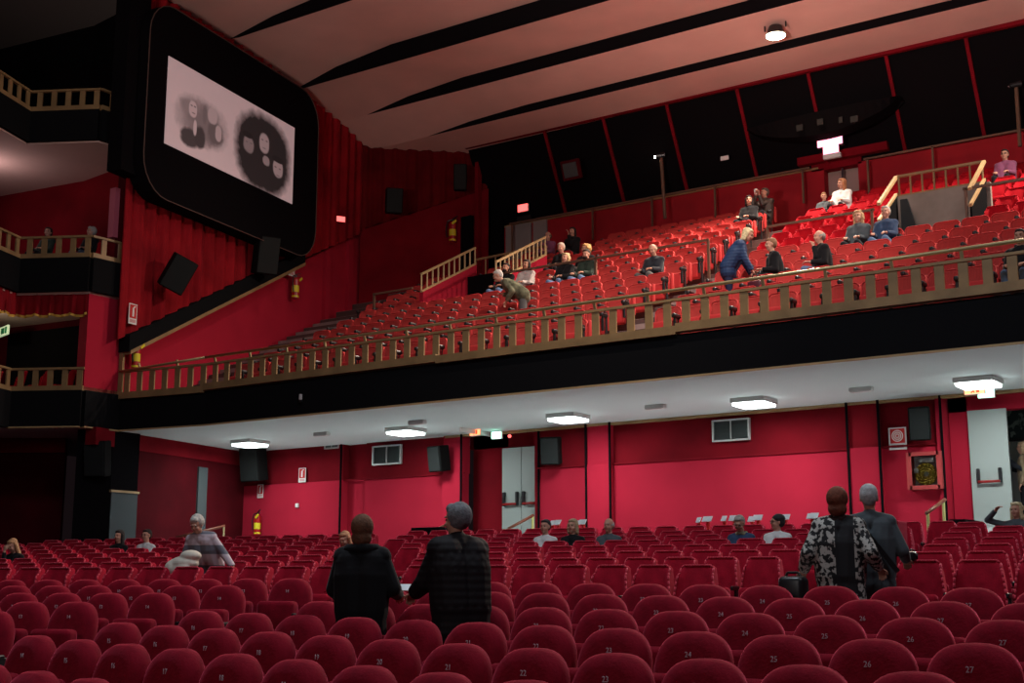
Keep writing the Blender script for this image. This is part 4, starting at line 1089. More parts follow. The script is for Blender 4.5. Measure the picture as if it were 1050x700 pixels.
# winged seats: right block
for k in range(7):
    Y0_ = 13.5+1.08*k; x0 = -4.29-.21*k; hr = radians(-7)
    for i in range(5):
        X = x0+i*.575; Y = Y0_-i*.575*sin(hr); Z = floor_z(X, Y)
        if not in_view(X, Y, Z+.7, 40): continue
        add_seat(WT, 'w', 'winged_theatre_chair', 'dark crimson winged seat, %s from the aisle in the %s row of the right block' % (ORD[i+1], ORD[k+1]), 'dark crimson winged seats of the right block', X, Y, Z, -hr, last=(i == 4))
        occupied.append(('R', k, i, X, Y, Z, -hr))
# balcony seats
BP = .555
def brow(k, xa, xb, side, T, kind, name, blk, desc, from_right=True, end=None):
    n = int((xb-xa)/BP); Y = row_y(k); Z = row_z(k)
    off = (k % 2)*.0
    for i in range(n+1):
        X = xb-i*BP if from_right else xa+i*BP
        if X < xa-.01 or X > xb+.01: continue
        if not in_view(X, Y, Z+.6, 20): continue
        lab = '%s, %s from %s, %s row, %s' % (desc, ORD[i+1], side, ORD[k], blk)
        add_seat(T, kind, name, lab, '%s of %s' % (desc+'s', blk), X, Y, Z, 0, small=True, last=(i == (0 if from_right else n)), end=(end if i == 0 else None), hp=BP/2)
for k in range(1, 7): brow(k, -22.4, -13.0, 'the aisle', BT, 'b', 'ribbed_theatre_chair', 'front left of balcony', 'red ribbed seat', True, 1)
for k in range(7, 14): brow(k, -18.0, -13.0-.08*(k-7), 'the aisle', BT, 'b', 'ribbed_theatre_chair', 'behind balcony guard rail', 'red ribbed seat', True, 1)
for k in range(10, 13): brow(k, -20.6, -18.6, 'the right', BT, 'b', 'ribbed_theatre_chair', 'behind the left balcony stairwell', 'red ribbed seat', True)
for k in range(7, 11): brow(k, -22.6, -21.3, 'the stairwell', BT, 'b', 'ribbed_theatre_chair', 'dim left balcony corner', 'red seat', True)
for k in range(1, 7): brow(k, -11.0, -3.4, 'the aisle', BT, 'b', 'ribbed_theatre_chair', 'front right of balcony', 'red ribbed seat', False)
for k in range(7, 14): brow(k, -11.2-.05*(k-7), (-9.0 if k < 10 else -4.9), 'the aisle', WB, 'wb', 'winged_balcony_chair', 'upper right of balcony', 'deep red winged seat', False)
for k in range(7, 10): brow(k, -6.35, -4.9, 'right stairwell', WB, 'wb', 'winged_balcony_chair', 'far right of balcony', 'deep red winged seat', False)
# lowest side box: a few seats seen between the balusters
for i in range(5):
    X, Y = P1[0]-1.05-i*.52, P1[1]+.35-i*.28
    add_seat(WB, 'wb', 'winged_balcony_chair', 'deep red seat behind the lowest left box railing, %s from the red column' % ORD[i+1], 'deep red seats in the lowest side box', X, Y, 5.98+.0, -radians(28), small=True)
print('SEATS', COUNT)

# small white cards standing behind the last row of the middle block
for j, (px, py, w) in enumerate(((567, 536, .09), (572.5, 535.5, .13), (592.5, 536, .11), (598, 535, .15), (717, 533, .08), (726, 532, .18), (743, 531.5, .09), (752.5, 531, .15), (771.5, 532, .13), (777.5, 530.5, .17), (805.5, 530, .17), (832.5, 529, .15), (835.5, 528.5, .14))):
    Yc = 21.3; S = atY(px, py, Yc); zf = floor_z(S[0], Yc)
    t = thing('card_holder', 'small white card on a red stand behind the last seat row, %s from the left' % ORD[j+1], 'card', (S[0], Yc, zf), 0, 'white cards behind the last stalls row')
    b = MB(); b.box((0, 0, (S[2]-zf)/2), (.05, .05, S[2]-zf-.04)); b.box((0, 0, .01), (.07, .07, .02)); b.build('stand', M_signred, t)
    b = MB(); b.box((0, -.03, S[2]-zf), (w, .012, .12), 0, Matrix.Identity(4)); bmesh.ops.rotate(b.bm, cent=(0, -.03, S[2]-zf), matrix=Matrix.Rotation(-.7, 3, 'X'), verts=b.bm.verts); b.build('card', M_card, t)
# ------------------------------------------------------------------ people
PENDING = []
def vox(b, name, m, size, smooth=2, parent=None):
    o = link(name, b.mesh(name, m), parent)
    r = o.modifiers.new('r', 'REMESH'); r.mode = 'VOXEL'; r.voxel_size = size; r.adaptivity = 0; r.use_smooth_shade = True
    s = o.modifiers.new('s', 'SMOOTH'); s.factor = .5; s.iterations = smooth
    PENDING.append((o, m)); return o
def capsule(b, p, q, r1, r2=None, n=12):
    r2 = r1 if r2 is None else r2
    p = Vector(p); q = Vector(q)
    if (q-p).length > 1e-4: b.tube(p, q, r1, r2, n=n)
    b.ell(p, (r1,)*3, u=n, v=8); b.ell(q, (r2,)*3, u=n, v=8)
def ik(a, t, l1, l2, hint):
    a = Vector(a); t = Vector(t); d = t-a; L = min(max(d.length, .12), l1+l2-.005); d.normalize()
    x = (l1*l1-l2*l2+L*L)/(2*L); h = sqrt(max(0, l1*l1-x*x))
    hv = Vector(hint); hv = hv-d*hv.dot(d); hv.normalize()
    return a+d*x+hv*h, a+d*L
SKIN = {'pale': mat('skin_pale', (.52, .27, .19), .6, spec=.3), 'tan': mat('skin_tan', (.40, .19, .12), .6, spec=.3)}
M_eye = mat('eye_dark', (.02, .015, .012), .3); M_lip = mat('lip', (.35, .09, .08), .5); M_shoe = mat('shoe_black', (.015, .013, .012), .4)
HAIRM = {}
def hairm(c):
    if c not in HAIRM: HAIRM[c] = mat('hair_%d' % len(HAIRM), c, .75, bump=.8, bscale=70, var=.3, vscale=30)
    return HAIRM[c]
def person(label, loc, rz, sit=False, s=1., lean=0., side=0., hyaw=0., hpitch=0., lh=None, rh=None, hair=(.03, .02, .015), style='short', top=None, bottom=None, skin='pale', coat=0., bulk=.0, glasses=False, fine=False, beard=None, knees=.13, group=None, collar=None, extra=None, twist=0.):
    t = thing('person', label, 'person', loc, rz, group); t.scale = (s, s, s)
    vs = .0075 if fine else .0125
    top = top or M_coatblack; bottom = bottom or M_trouser
    hz = .47 if sit else .90; P_ = Vector((0, -.17 if sit else 0, hz))
    R = Matrix.Rotation(side, 3, 'Y') @ Matrix.Rotation(lean, 3, 'X')   # lean > 0 tips forward (-Y)
    U = R @ Vector((0, 0, 1)); Xv = R @ (Matrix.Rotation(twist, 3, 'Z') @ Vector((1, 0, 0)))
    if sit and lean == 0: U = Vector((0, .16, 1)).normalized()
    chest = P_+U*.30; nb = P_+U*.53; shc = P_+U*.455
    sh = {k: shc+Xv*(.165*k) for k in (-1, 1)}
    HU = (Matrix.Rotation(hpitch+lean*.75, 3, 'X') @ Vector((0, 0, 1)))
    hd = nb+HU*.155+Vector((0, -.015, 0))
    HR = Matrix.Rotation(hyaw, 4, 'Z') @ Matrix.Rotation(lean*.5+hpitch, 4, 'X')
    def H(v): return hd+(HR @ Vector(v))
    # arms
    fwd = Vector((0, -1, 0))
    tg = {-1: lh, 1: rh}; arm = {}
    for k in (-1, 1):
        if tg[k] is None:
            tt = sh[k]+Vector((k*.08, -.03, -.50)) if not sit else Vector((k*.12, -.48, .66))
        else: tt = Vector(tg[k])
        arm[k] = ik(sh[k], tt, .285, .25, (k*.35, .6, -.75))
    legs = {}
    for k in (-1, 1):
        hip = P_+Vector((k*.09, 0, 0))
        if sit: kn = Vector((k*knees, -.60, .52)); an = Vector((k*knees, -.58, .09))
        else: kn = Vector((k*.10, -.02, .49)); an = Vector((k*.11, .02, .085))
        legs[k] = (hip, kn, an)
    def torso(b, e, lo=0.):
        for k in (-1, 1):
            capsule(b, P_+Xv*(.075*k)-U*lo, chest+Xv*(.085*k), .105+e, .108+e)
            capsule(b, chest+Xv*(.085*k), shc-U*.05+Xv*(.10*k), .108+e, .085+e)
        for k in (-1, 1): capsule(b, sh[k], nb-U*.02, .052+e*.7, .045+e*.5)
        capsule(b, sh[-1], sh[1], .05+e*.7)
        capsule(b, shc, nb, .075+e*.6, .055+e*.3)
    # body: one continuous surface
    b = MB(); torso(b, 0)
    capsule(b, nb-HU*.03, hd-HU*.02, .052, .05)
    M4 = HR
    def he(c, r): b.ell(H(c), r, M4)
    he((0, .012, .03), (.074, .094, .092)); he((0, -.02, -.035), (.060, .068, .080)); he((0, -.052, -.088), (.030, .028, .024))
    he((0, -.098, -.012), (.011, .016, .020)); he((0, -.090, .012), (.009, .012, .028)); he((0, -.084, .034), (.045, .014, .010))
    for k in (-1, 1):
        he((k*.077, .008, -.005), (.010, .020, .032)); he((k*.036, -.062, -.03), (.024, .024, .022))
        el, wr = arm[k]
        capsule(b, sh[k], el, .047, .038); capsule(b, el, wr, .038, .026)
        d = (wr-el).normalized(); sd = d.cross(Vector((0, 0, 1))); sd = sd.normalized() if sd.length > .05 else Vector((1, 0, 0)); nrm = sd.cross(d).normalized()
        pc = wr+d*.045
        for q in (-.028, -.01, .01, .028): capsule(b, wr+sd*q*.6+d*.01, wr+sd*q+d*.085, .014, .0115, 8)
        for q, ln in ((-.031, .062), (-.0105, .075), (.0105, .070), (.031, .055)):
            f0 = wr+sd*q+d*.085; f1 = f0+(d*.8-nrm*.45).normalized()*ln*.55; f2 = f1+(d*.35-nrm*.9).normalized()*ln*.5
            capsule(b, f0, f1, .0095, .0085, 8); capsule(b, f1, f2, .0085, .0075, 8)
        kk = k if True else 1
        t0 = wr+sd*(-k*.030)+d*.03; t1 = t0+(sd*(-k*.7)+d*.75-nrm*.2).normalized()*.04; t2 = t1+(d*.9-nrm*.4).normalized()*.028
        capsule(b, t0, t1, .0115, .0100, 8); capsule(b, t1, t2, .0100, .0085, 8)
        hip, kn, an = legs[k]
        capsule(b, hip, kn, .082, .052); capsule(b, kn, an, .050, .034)
        capsule(b, an+Vector((0, .02, -.045)), an+Vector((0, -.15, -.055)), .034, .026)
    vox(b, 'body', SKIN[skin], vs, 2, t)
    # clothes
    b = MB(); torso(b, .018+bulk, coat*.0)
    for k in (-1, 1):
        el, wr = arm[k]; w2 = wr-(wr-el).normalized()*.01
        capsule(b, sh[k], el, .054+bulk*.6, .048+bulk*.7); b.tube(el, w2, .048+bulk*.7, .038+bulk*.5, n=14)
        b.ell(el, (.048+bulk*.7,)*3)
    if coat > 0:
        for k in (-1, 1):
            if not sit: capsule(b, P_+Vector((k*.07, 0, .0)), P_+Vector((k*.075, 0, -coat)), .108+bulk, .115+bulk)
            else: capsule(b, P_+Vector((k*.07, 0, .0)), P_+Vector((k*.11, -.25, .02)), .12+bulk, .105+bulk)
    else:
        capsule(b, P_+Vector((-.06, 0, -.04)), P_+Vector((.06, 0, -.04)), .125+bulk)
    o = vox(b, 'jacket', top, vs*1.2, 3, t)
    if collar:
        b = MB(); n = 10
        for i in range(n):
            a = 2*pi*i/n; b.ell(nb+Vector((.075*cos(a), .06*sin(a)+.0, -.01+.012*sin(a*3))), (.035, .035, .035), u=8, v=6)
        vox(b, 'collar', collar, .01, 3, t)
    b = MB()
    for k in (-1, 1):
        hip, kn, an = legs[k]
        capsule(b, hip, kn, .096, .066); b.tube(kn, an+Vector((0, 0, .0)), .062, .052, n=14); b.ell(kn, (.064,)*3)
    capsule(b, P_+Vector((-.06, 0, 0)), P_+Vector((.06, 0, 0)), .118)
    vox(b, 'trousers', bottom, vs*1.2, 2, t)
    for k in (-1, 1):
        an = legs[k][2]; b = MB(); b.ell(an+Vector((0, -.05, -.052)), (.045, .135, .035)); b.ell(an+Vector((0, .03, -.03)), (.04, .05, .05)); b.build('shoe', M_shoe, t, smooth=True)
    # face
    for k in (-1, 1):
        b = MB(); b.ell(H((k*.030, -.079, .008)), (.012, .007, .0065), M4, 8, 6); b.build('eye', M_eye, t, smooth=True)
        b = MB(); b.ell(H((k*.031, -.086, .030)), (.020, .006, .005), M4, 8, 6); b.build('eyebrow', hairm(hair), t, smooth=True)
    b = MB(); b.ell(H((0, -.084, -.050)), (.024, .008, .006), M4, 8, 6); b.build('mouth', M_lip, t, smooth=True)
    # hair
    if style != 'bald':
        b = MB(); rnd = random.Random(len(label))
        def hb(c, r): b.ell(H(c), r, M4)
        hb((0, .030, .058), (.083, .092, .078)); hb((0, .055, .01), (.078, .065, .085))
        if style in ('short', 'thick'):
            e = .018 if style == 'thick' else 0
            hb((0, .045, .03), (.086+e, .080+e, .095+e)); hb((0, -.035, .092), (.060, .045, .028+e))
        if style == 'receding':
            b.bm.free(); b = MB(); hb((0, .060, .01), (.080, .058, .080)); hb((.055, .02, .01), (.030, .055, .035)); hb((-.055, .02, .01), (.030, .055, .035))
        if style in ('bob', 'long', 'curly'):
            ln = {'bob': -.10, 'long': -.22, 'curly': -.14}[style]
            hb((0, -.03, .088), (.066, .050, .034))
            for k in (-1, 1):
                a = H((k*.066, .01, .03)); c = H((k*.078, .02, ln)); capsule(b, a, c, .036, .030, 10)
                a = H((k*.040, .05, .03)); c = H((k*.045, .065, ln-.02)); capsule(b, a, c, .046, .036, 10)
            hb((0, .06, ln*.5), (.075, .045, abs(ln)*.6+.05))
        if style == 'curly':
            for i in range(34):
                a = rnd.uniform(0, 2*pi); z = rnd.uniform(-.14, .12)
                if sin(a) < -.45 and z < .06: continue
                rr = .088*sqrt(max(.15, 1-max(0, z/.15)**2)); hb((rr*cos(a), .03+rr*sin(a), z), (.028, .028, .026))
        if style == 'bun':
            hb((0, .045, .03), (.102, .100, .112)); hb((0, .060, -.07), (.090, .070, .075)); hb((0, -.035, .09), (.060, .045, .030))
        if style == 'cap':
            hb((0, .03, .055), (.100, .106, .075)); hb((0, .05, .01), (.088, .080, .09))
        vox(b, 'hair', hairm(hair), .010 if not fine else .008, 2 if style != 'curly' else 1, t)
    if beard:
        b = MB(); b.ell(H((0, -.045, -.065)), (.056, .050, .045), M4); b.build('beard', hairm(beard), t, smooth=True)
    if glasses:
        b = MB()
        for k in (-1, 1):
            for i in range(10):
                a = 2*pi*i/10; c = 2*pi*(i+1)/10
                b.tube(H((k*.032+.021*cos(a), -.095, .006+.016*sin(a))), H((k*.032+.021*cos(c), -.095, .006+.016*sin(c))), .003, n=5)
            b.tube(H((k*.053, -.095, .01)), H((k*.080, .0, .012)), .003, n=5)
        b.tube(H((-.011, -.096, .008)), H((.011, -.096, .008)), .003, n=5)
        b.build('glasses', M_black, t)
    if extra: extra(t, dict(P=P_, U=U, sh=sh, arm=arm, hd=hd, H=H, nb=nb, chest=chest, X=Xv))
    return t
def cloth(name, c, **k): return mat(name, c, .9, sheen=.15, sheen_tint=(1, 1, 1), spec=.15, **k)
M_coatblack = cloth('black_coat', (.010, .010, .012)); M_trouser = cloth('dark_trousers', (.012, .012, .016))
M_jeans = cloth('blue_jeans', (.10, .17, .30)); M_puff = mat('black_puffer', (.012, .010, .012), .7, wave=('Z', 5.5, .6), spec=.15)
M_puff.node_tree.nodes['Bump'].inputs['Strength'].default_value = .22
M_puffb = mat('navy_puffer', (.02, .045, .12), .6, wave=('Z', 5.5, .6), spec=.3)
M_puffb.node_tree.nodes['Bump'].inputs['Strength'].default_value = .3; M_greyj = cloth('grey_jacket', (.075, .088, .10))
M_stripe = pattern('striped_knit', (.16, .17, .21), (.58, .50, .56), 1.12, .42, 'wave'); M_animal = pattern('black_white_knit', (.02, .02, .022), (.46, .45, .42), 24, .51)
def panel():
    N = M_animal.node_tree.nodes; L = M_animal.node_tree.links; B_ = N['Principled BSDF']; src = B_.inputs['Base Color'].links[0].from_socket
    tc = N.new('ShaderNodeTexCoord'); sp = N.new('ShaderNodeSeparateXYZ'); L.new(tc.outputs['Object'], sp.inputs[0])
    mp = N.new('ShaderNodeMath'); mp.operation = 'COMPARE'; mp.inputs[1].default_value = -.055; mp.inputs[2].default_value = .085; L.new(sp.outputs[0], mp.inputs[0])
    mx = N.new('ShaderNodeMix'); mx.data_type = 'RGBA'; L.new(mp.outputs[0], mx.inputs['Factor']); L.new(src, mx.inputs['A']); mx.inputs['B'].default_value = (.022, .022, .025, 1); L.new(mx.outputs['Result'], B_.inputs['Base Color'])
panel()
M_cream = cloth('cream_cloth', (.62, .58, .50)); M_whitec = cloth('white_coat', (.62, .62, .62)); M_olive = cloth('olive_camouflage', (.12, .12, .075), var=.6, vscale=9)
M_green = cloth('dark_green_jacket', (.03, .045, .035)); M_denim = cloth('denim_jacket', (.035, .06, .12)); M_purple = cloth('purple_top', (.22, .07, .14))
M_leather = mat('brown_leather', (.05, .035, .03), .4, spec=.4); M_suit = cloth('dark_suit', (.025, .027, .035)); M_grey = cloth('grey_trousers', (.10, .10, .10))
M_fluffy = cloth('fluffy_white', (.55, .48, .46), bump=1., bscale=40); M_auburn = (.16, .045, .025)

def stand_at(px, py, hh, guess=(6, 26)):
    lo, hi = guess; best = None
    for i in range(400):
        Y = lo+(hi-lo)*i/399; X = x_at(px, Y, floor_z(-8, Y)+1.5); Z = floor_z(X, Y)
        e = abs(proj(X, Y, Z+hh)[1]-py)
        if best is None or e < best[0]: best = (e, X, Y, Z)
    return best[1:]
SEATS = [o for o in COL.objects if o.get('category') == 'seat']
b = MB(); b.box((0, -.26, .42), (.46, .46, .13), .05, None, 3); CUSH = {'crimson_velvet': b.mesh('seat_cushion', M_winged, True, 60)}
for m_ in (M_balc2, M_balc3, M_velvet):
    me = CUSH['crimson_velvet'].copy(); me.materials.clear(); me.materials.append(m_); CUSH[m_.name] = me
taken = set()
def seat_for(px, py, kinds=None, hh=1.04):
    best = None
    for o in SEATS:
        if o.name in taken or (kinds and not any(o.name.startswith(k) for k in kinds)): continue
        X, Y, Z = o.location; x, y, d = proj(X, Y, Z+hh)
        e = (x-px)**2+1.5*(y-py)**2
        if best is None or e < best[0]: best = (e, o)
    o = best[1]; taken.add(o.name)
    for c in o.children:
        if c.name.startswith('seat_cushion'): c.data = CUSH[c.data.materials[0].name]
    o['label'] = o['label'][:]
    return o, sqrt(best[0])
def seated(label, px, py, kinds=None, dx=0, **k):
    low = kinds is WK; k.setdefault('s', .92 if low else 1.07); k.setdefault('bulk', .0 if low else .015)
    o, e = seat_for(px, py, kinds, 1.03 if low else 1.14)
    print('seat err %.1f for' % e, label[:40])
    rz = k.pop('rz', 0.)
    loc = Vector(o.location)
    X0 = loc.x
    # sit exactly on the seat: small sideways shift only
    ang = o.rotation_euler.z
    want = x_at(px, loc.y-.05, loc.z+1.2); sx = max(-.15, min(.15, want-loc.x)); loc.x += sx
    return person(label, loc, ang+rz, sit=True, **k)

# --- standing in the stalls
def paper(name, lab, p, w=.10, h=.07, rz=0, rx=.5):
    b = MB(); b.box((0, 0, 0), (w, h, .004), 0, Matrix.Rotation(rx, 4, 'X')); o = b.build(name, M_card, loc=p, rz=rz); tag(o, lab, 'paper'); return o
def world(t, v):
    return Matrix.LocRotScale(t.location, t.rotation_euler, t.scale) @ Vector(v)
X, Y, Z = stand_at(376, 551, 1.47, (7.5, 9.2)); print('P1', X, Y, Z)
Y1 = 8.36; X1 = x_at(371, Y1, floor_z(-7, Y1)+1.1); Z1 = floor_z(X1, Y1)
def hood(t, k):
    b = MB(); nb = k['nb']
    for i in range(9):
        a = pi*(i/8)-0; b.ell(nb+Vector((.12*cos(a), .07*sin(a)+.015, -.005)), (.05, .05, .045), u=8, v=6)
    vox(b, 'hood', M_coatblack, .012, 3, t)
w1 = person('woman seen from behind in a black hooded coat, brown hair, holding a white paper', (X1, Y1, Z1), pi+.5, s=.95, hair=(.13, .055, .030), style='bun', top=M_coatblack, coat=.25, bulk=.04, fine=True, rh=(.22, -.26, 1.0), lh=(-.27, -.24, 1.04), extra=hood)
p_ = Vector(atY(411, 602, Y1+.22)); paper('paper_sheet', 'white sheet of paper held by the woman in the black coat', p_, .16, .09, .5, .6)
Y2 = 8.33; X2 = x_at(473, Y2, floor_z(-6, Y2)+1.2); Z2 = floor_z(X2, Y2); print('P2', X2, Y2, Z2, stand_at(466, 533, 1.6, (7, 12)))
m2 = person('man in a black quilted jacket with grey hair, standing turned away beside her', (X2, Y2, Z2), pi+1.1, s=1.0, hair=(.17, .18, .20), style='thick', top=M_puff, coat=.18, bulk=.05, fine=True, lean=.13, hyaw=.35, rh=(.20, -.42, 1.02), lh=(-.15, -.42, 1.05))
p_ = Vector(atY(439, 605, Y2+.1)); paper('paper_sheet', 'small paper in the hand of the man in the black quilted jacket', p_, .12, .07, .3, .5)
# couple in the right aisle
X, Y, Z = stand_at(859, 515, 1.47, (9, 20)); print('P3', X, Y, Z)
Y3 = 11.75; X3 = x_at(861, Y3, floor_z(-5, Y3)+1.1); Z3 = floor_z(X3, Y3)
def furcollar(t, k):
    pass
w3 = person('woman with auburn hair in a black and white patterned knit coat, seen from behind', (X3, Y3, Z3), pi+.3, s=.99, hair=M_auburn, style='bun', top=M_animal, coat=.22, bulk=.035, fine=True, collar=cloth('dark_fur', (.03, .015, .015), bump=1., bscale=60), lh=(-.34, -.1, .98), rh=(.34, -.10, .96))
X, Y, Z = stand_at(889, 510, 1.58, (9, 20)); print('P4', X, Y, Z)
Y4 = 12.15; X4 = x_at(893, Y4, floor_z(-5, Y4)+1.2); Z4 = floor_z(X4, Y4)
def strap(t, k):
    b = MB(); pts = []
    for i in range(14):
        u = i/13; pts.append(Vector((.13-.36*u, .155-.02*abs(u-.5)+.02*sin(u*pi), 1.40-.50*u)))
    for a, c in zip(pts, pts[1:]): b.bar(a, c, .014, .045)
    b.build('shoulder_strap', M_black, t)
m4 = person('grey-haired man in a grey jacket with a black shoulder strap, seen from behind', (X4, Y4, Z4), pi+.3, s=1.0, hair=(.42, .43, .45), style='short', top=M_greyj, coat=.12, bulk=.02, fine=True, lh=(-.30, -.22, 1.02), rh=(.30, -.05, .92), extra=strap)
p_ = world(m4, (-.33, -.30, 1.05)); b = MB(); b.box((0, 0, 0), (.13, .09, .09), .02).tube((0, 0, 0), (.07, .03, 0), .03); o = b.build('camera', M_black, loc=p_); tag(o, 'small dark camera held by the man in the grey jacket', 'camera')
# leaning woman with the striped sweater
Y5 = 12.85; X5 = x_at(216, Y5, floor_z(-13, Y5)+1.0); Z5 = floor_z(X5, Y5); print('P5', stand_at(206, 541, 1.36, (10, 20)))
w5 = person('white-haired woman in a grey and white striped sweater leaning over the seats', (X5, Y5, Z5), .35, s=.95, lean=.55, side=-.10, hpitch=.25, hair=(.55, .52, .48), style='thick', top=M_stripe, coat=.05, bulk=.02, lh=(-.30, -.45, .92), rh=(.42, -.10, .86), fine=True)
p_ = Vector((x_at(193, Y5-.55, Z5+.9), Y5-.62, Z5+.55))
t = thing('folded_coat', 'cream coat draped over a dark bag on the seat beside the leaning woman', 'coat', p_)
b = MB()
for c, r in (((0, 0, .32), (.24, .16, .10)), ((.10, .02, .42), (.16, .13, .08)), ((-.12, -.06, .26), (.13, .13, .12)), ((.02, -.10, .22), (.20, .07, .12))): b.ell(c, r)
vox(b, 'coat_cloth', M_cream, .014, 3, t)
b = MB(); b.box((0, 0, .08), (.42, .24, .30), .06, None, 3); b.build('dark_lining', cloth('brown_bag_cloth', (.05, .02, .02)), t, smooth=True)
# black bag on a rounded seat
S = (x_at(816, 11.2, 1.9), 11.15, 0); zb = floor_z(S[0], S[1])
t = thing('handbag', 'black handbag on the seats beside the woman in the patterned coat', 'bag', (S[0], S[1], zb+.62))
b = MB(); b.box((0, 0, .17), (.24, .18, .30), .05, None, 3); b.build('bag_body', M_black, t, smooth=True)
b = MB(); b.tube((-.08, 0, .3), (-.05, 0, .35), .012).tube((-.05, 0, .35), (.05, 0, .35), .012).tube((.05, 0, .35), (.08, 0, .3), .012); b.build('handle', M_black, t)

# --- seated in the stalls
WK = ['winged_theatre']
seated('blonde woman with her head lowered onto her hand, far left of the stalls', 18, 562, WK, hair=(.42, .22, .11), style='long', hpitch=.45, lh=(-.05, -.30, 1.02), top=M_coatblack)
seated('dark-haired woman sitting in front of the black and grey pillar', 124, 551, WK, hair=(.02, .015, .015), style='long', top=M_coatblack)
seated('dark-haired man in glasses and a white top near the grey pillar', 152, 549, WK, hair=(.02, .015, .012), style='short', top=M_whitec, glasses=True)
seated('fair-haired person sitting half hidden behind the woman in the black coat', 357, 560, WK, hair=(.45, .22, .12), style='bob', hpitch=.4)
seated('young person with dark hair and white collar, right of the grey double doors', 560, 541, WK, hair=(.03, .03, .03), style='short', top=M_whitec)
seated('woman with a blonde bob between two other listeners in the middle stalls', 586, 542, WK, hair=(.40, .30, .18), style='bob')
seated('balding man in a grey jacket, third of the three in the middle stalls', 625, 540, WK, hair=(.40, .40, .40), style='receding', top=M_greyj, skin='pale')
seated('grey-haired man in glasses and a fur-collared coat looking down', 760, 540, WK, hair=(.35, .33, .30), style='short', top=M_denim, glasses=True, hpitch=.45, collar=cloth('olive_fur', (.30, .28, .18), bump=1., bscale=60))
seated('woman in a dark beret, glasses and white coat, looking to the left', 797, 540, WK, hair=(.02, .02, .022), style='cap', top=M_whitec, glasses=True, hyaw=-.9)
seated('curly blonde woman sitting at the far right below the exit door', 1041, 524, WK, hair=(.45, .36, .20), style='curly', top=M_greyj, hyaw=-.3, lh=(-.28, -.25, 1.15))

# --- balcony
BK = ['ribbed_theatre']; BW = ['winged_balcony', 'ribbed_theatre']
seated('dark-haired man with a short beard beside the woman in a fluffy white top', 520, 276, BK, hair=(.02, .015, .015), style='short', beard=(.03, .02, .02), skin='tan', bottom=M_jeans)
seated('dark-haired woman in a fluffy white top at the foot of the stairwell railing', 541, 277, BK, hair=(.03, .02, .018), style='bob', top=M_fluffy, skin='tan')
seated('person in a purple top in the dim rear left of the balcony', 566, 240, BK, hair=(.10, .07, .05), style='receding', top=M_purple)
seated('dark-haired person in black in the dim rear, hands at the chin', 588, 238, BK, hair=(.02, .015, .015), style='bob', rh=(.04, -.35, 1.02))
seated('white-haired man behind the blonde woman in the middle of the balcony', 577, 261, BK, hair=(.60, .50, .40), style='short', hpitch=.2)
seated('blonde woman in a black jacket beside the bearded man', 581, 271, BK, hair=(.52, .34, .17), style='curly', bottom=M_jeans, top=M_coatblack)
seated('bearded man in a dark green jacket with hands folded', 603, 269, BK, hair=(.03, .02, .015), style='short', beard=(.03, .02, .015), top=M_green, bottom=M_jeans, hpitch=.15)
seated('woman with long curly golden hair behind the bearded man', 606, 258, BK, hair=(.50, .28, .10), style='curly', hyaw=-.6)
seated('balding man in a dark suit and lilac shirt, head bowed, in the aisle seat', 672, 262, BK, hair=(.30, .22, .14), style='receding', top=M_suit, bottom=M_grey, hpitch=.4)
seated('brown-haired woman in a black coat turned left, right of the aisle', 804, 256, BK, hair=(.22, .11, .06), style='short', rz=-.9, top=M_coatblack, lean=.12)
seated('balding man in a black jacket with his hand at his chin, turned left', 852, 247, BK, hair=(.25, .23, .21), style='receding', rz=-.8, rh=None, lh=(-.05, -.33, 1.0), top=M_coatblack, lean=.08, bottom=M_jeans)
seated('woman with curly light brown hair beside the man in the denim jacket', 881, 224, BK, hair=(.42, .25, .13), style='curly', top=M_greyj)
seated('white-haired man in a blue denim jacket near the right stairwell', 909, 215, BK, hair=(.55, .50, .45), style='short', top=M_denim, bottom=M_jeans)
seated('child with fair brown hair beside the woman in the white top', 845, 196, BW, s=.86, hair=(.35, .20, .10), style='short', hyaw=.4, top=M_greyj)
seated('woman in a white top with reddish hair in front of the cream door', 864, 186, BW, hair=(.35, .15, .07), style='long', hyaw=-.7, top=M_whitec)
seated('dark-haired woman in black beside the man drinking from a white cup', 769, 206, BK, hair=(.02, .015, .015), style='bob', hyaw=.4)
mm = seated('man in a brown leather jacket drinking from a white cup', 785, 200, BK, hair=(.10, .08, .07), style='short', hyaw=-.6, top=M_leather, rh=(-.02, -.40, 1.04), lh=(-.10, -.40, 1.04))
p_ = world(mm, (-.10, -.40, 1.12)); b = MB(); b.tube((0, 0, -.07), (0, 0, .07), .035, .05, n=14); o = b.build('cup', M_white, loc=p_, smooth=True, ang=40); tag(o, 'white cup at the mouth of the man in the leather jacket', 'cup')
seated('person in sunglasses sitting in a red seat at the top right of the balcony', 1031, 157, BW, hair=(.03, .02, .02), style='short', glasses=True, top=M_purple)
seated('person in dark clothes cut off by the right edge behind the balcony railing', 1047, 262, BK, hair=(.03, .02, .02), style='short', top=M_coatblack, bottom=M_jeans)
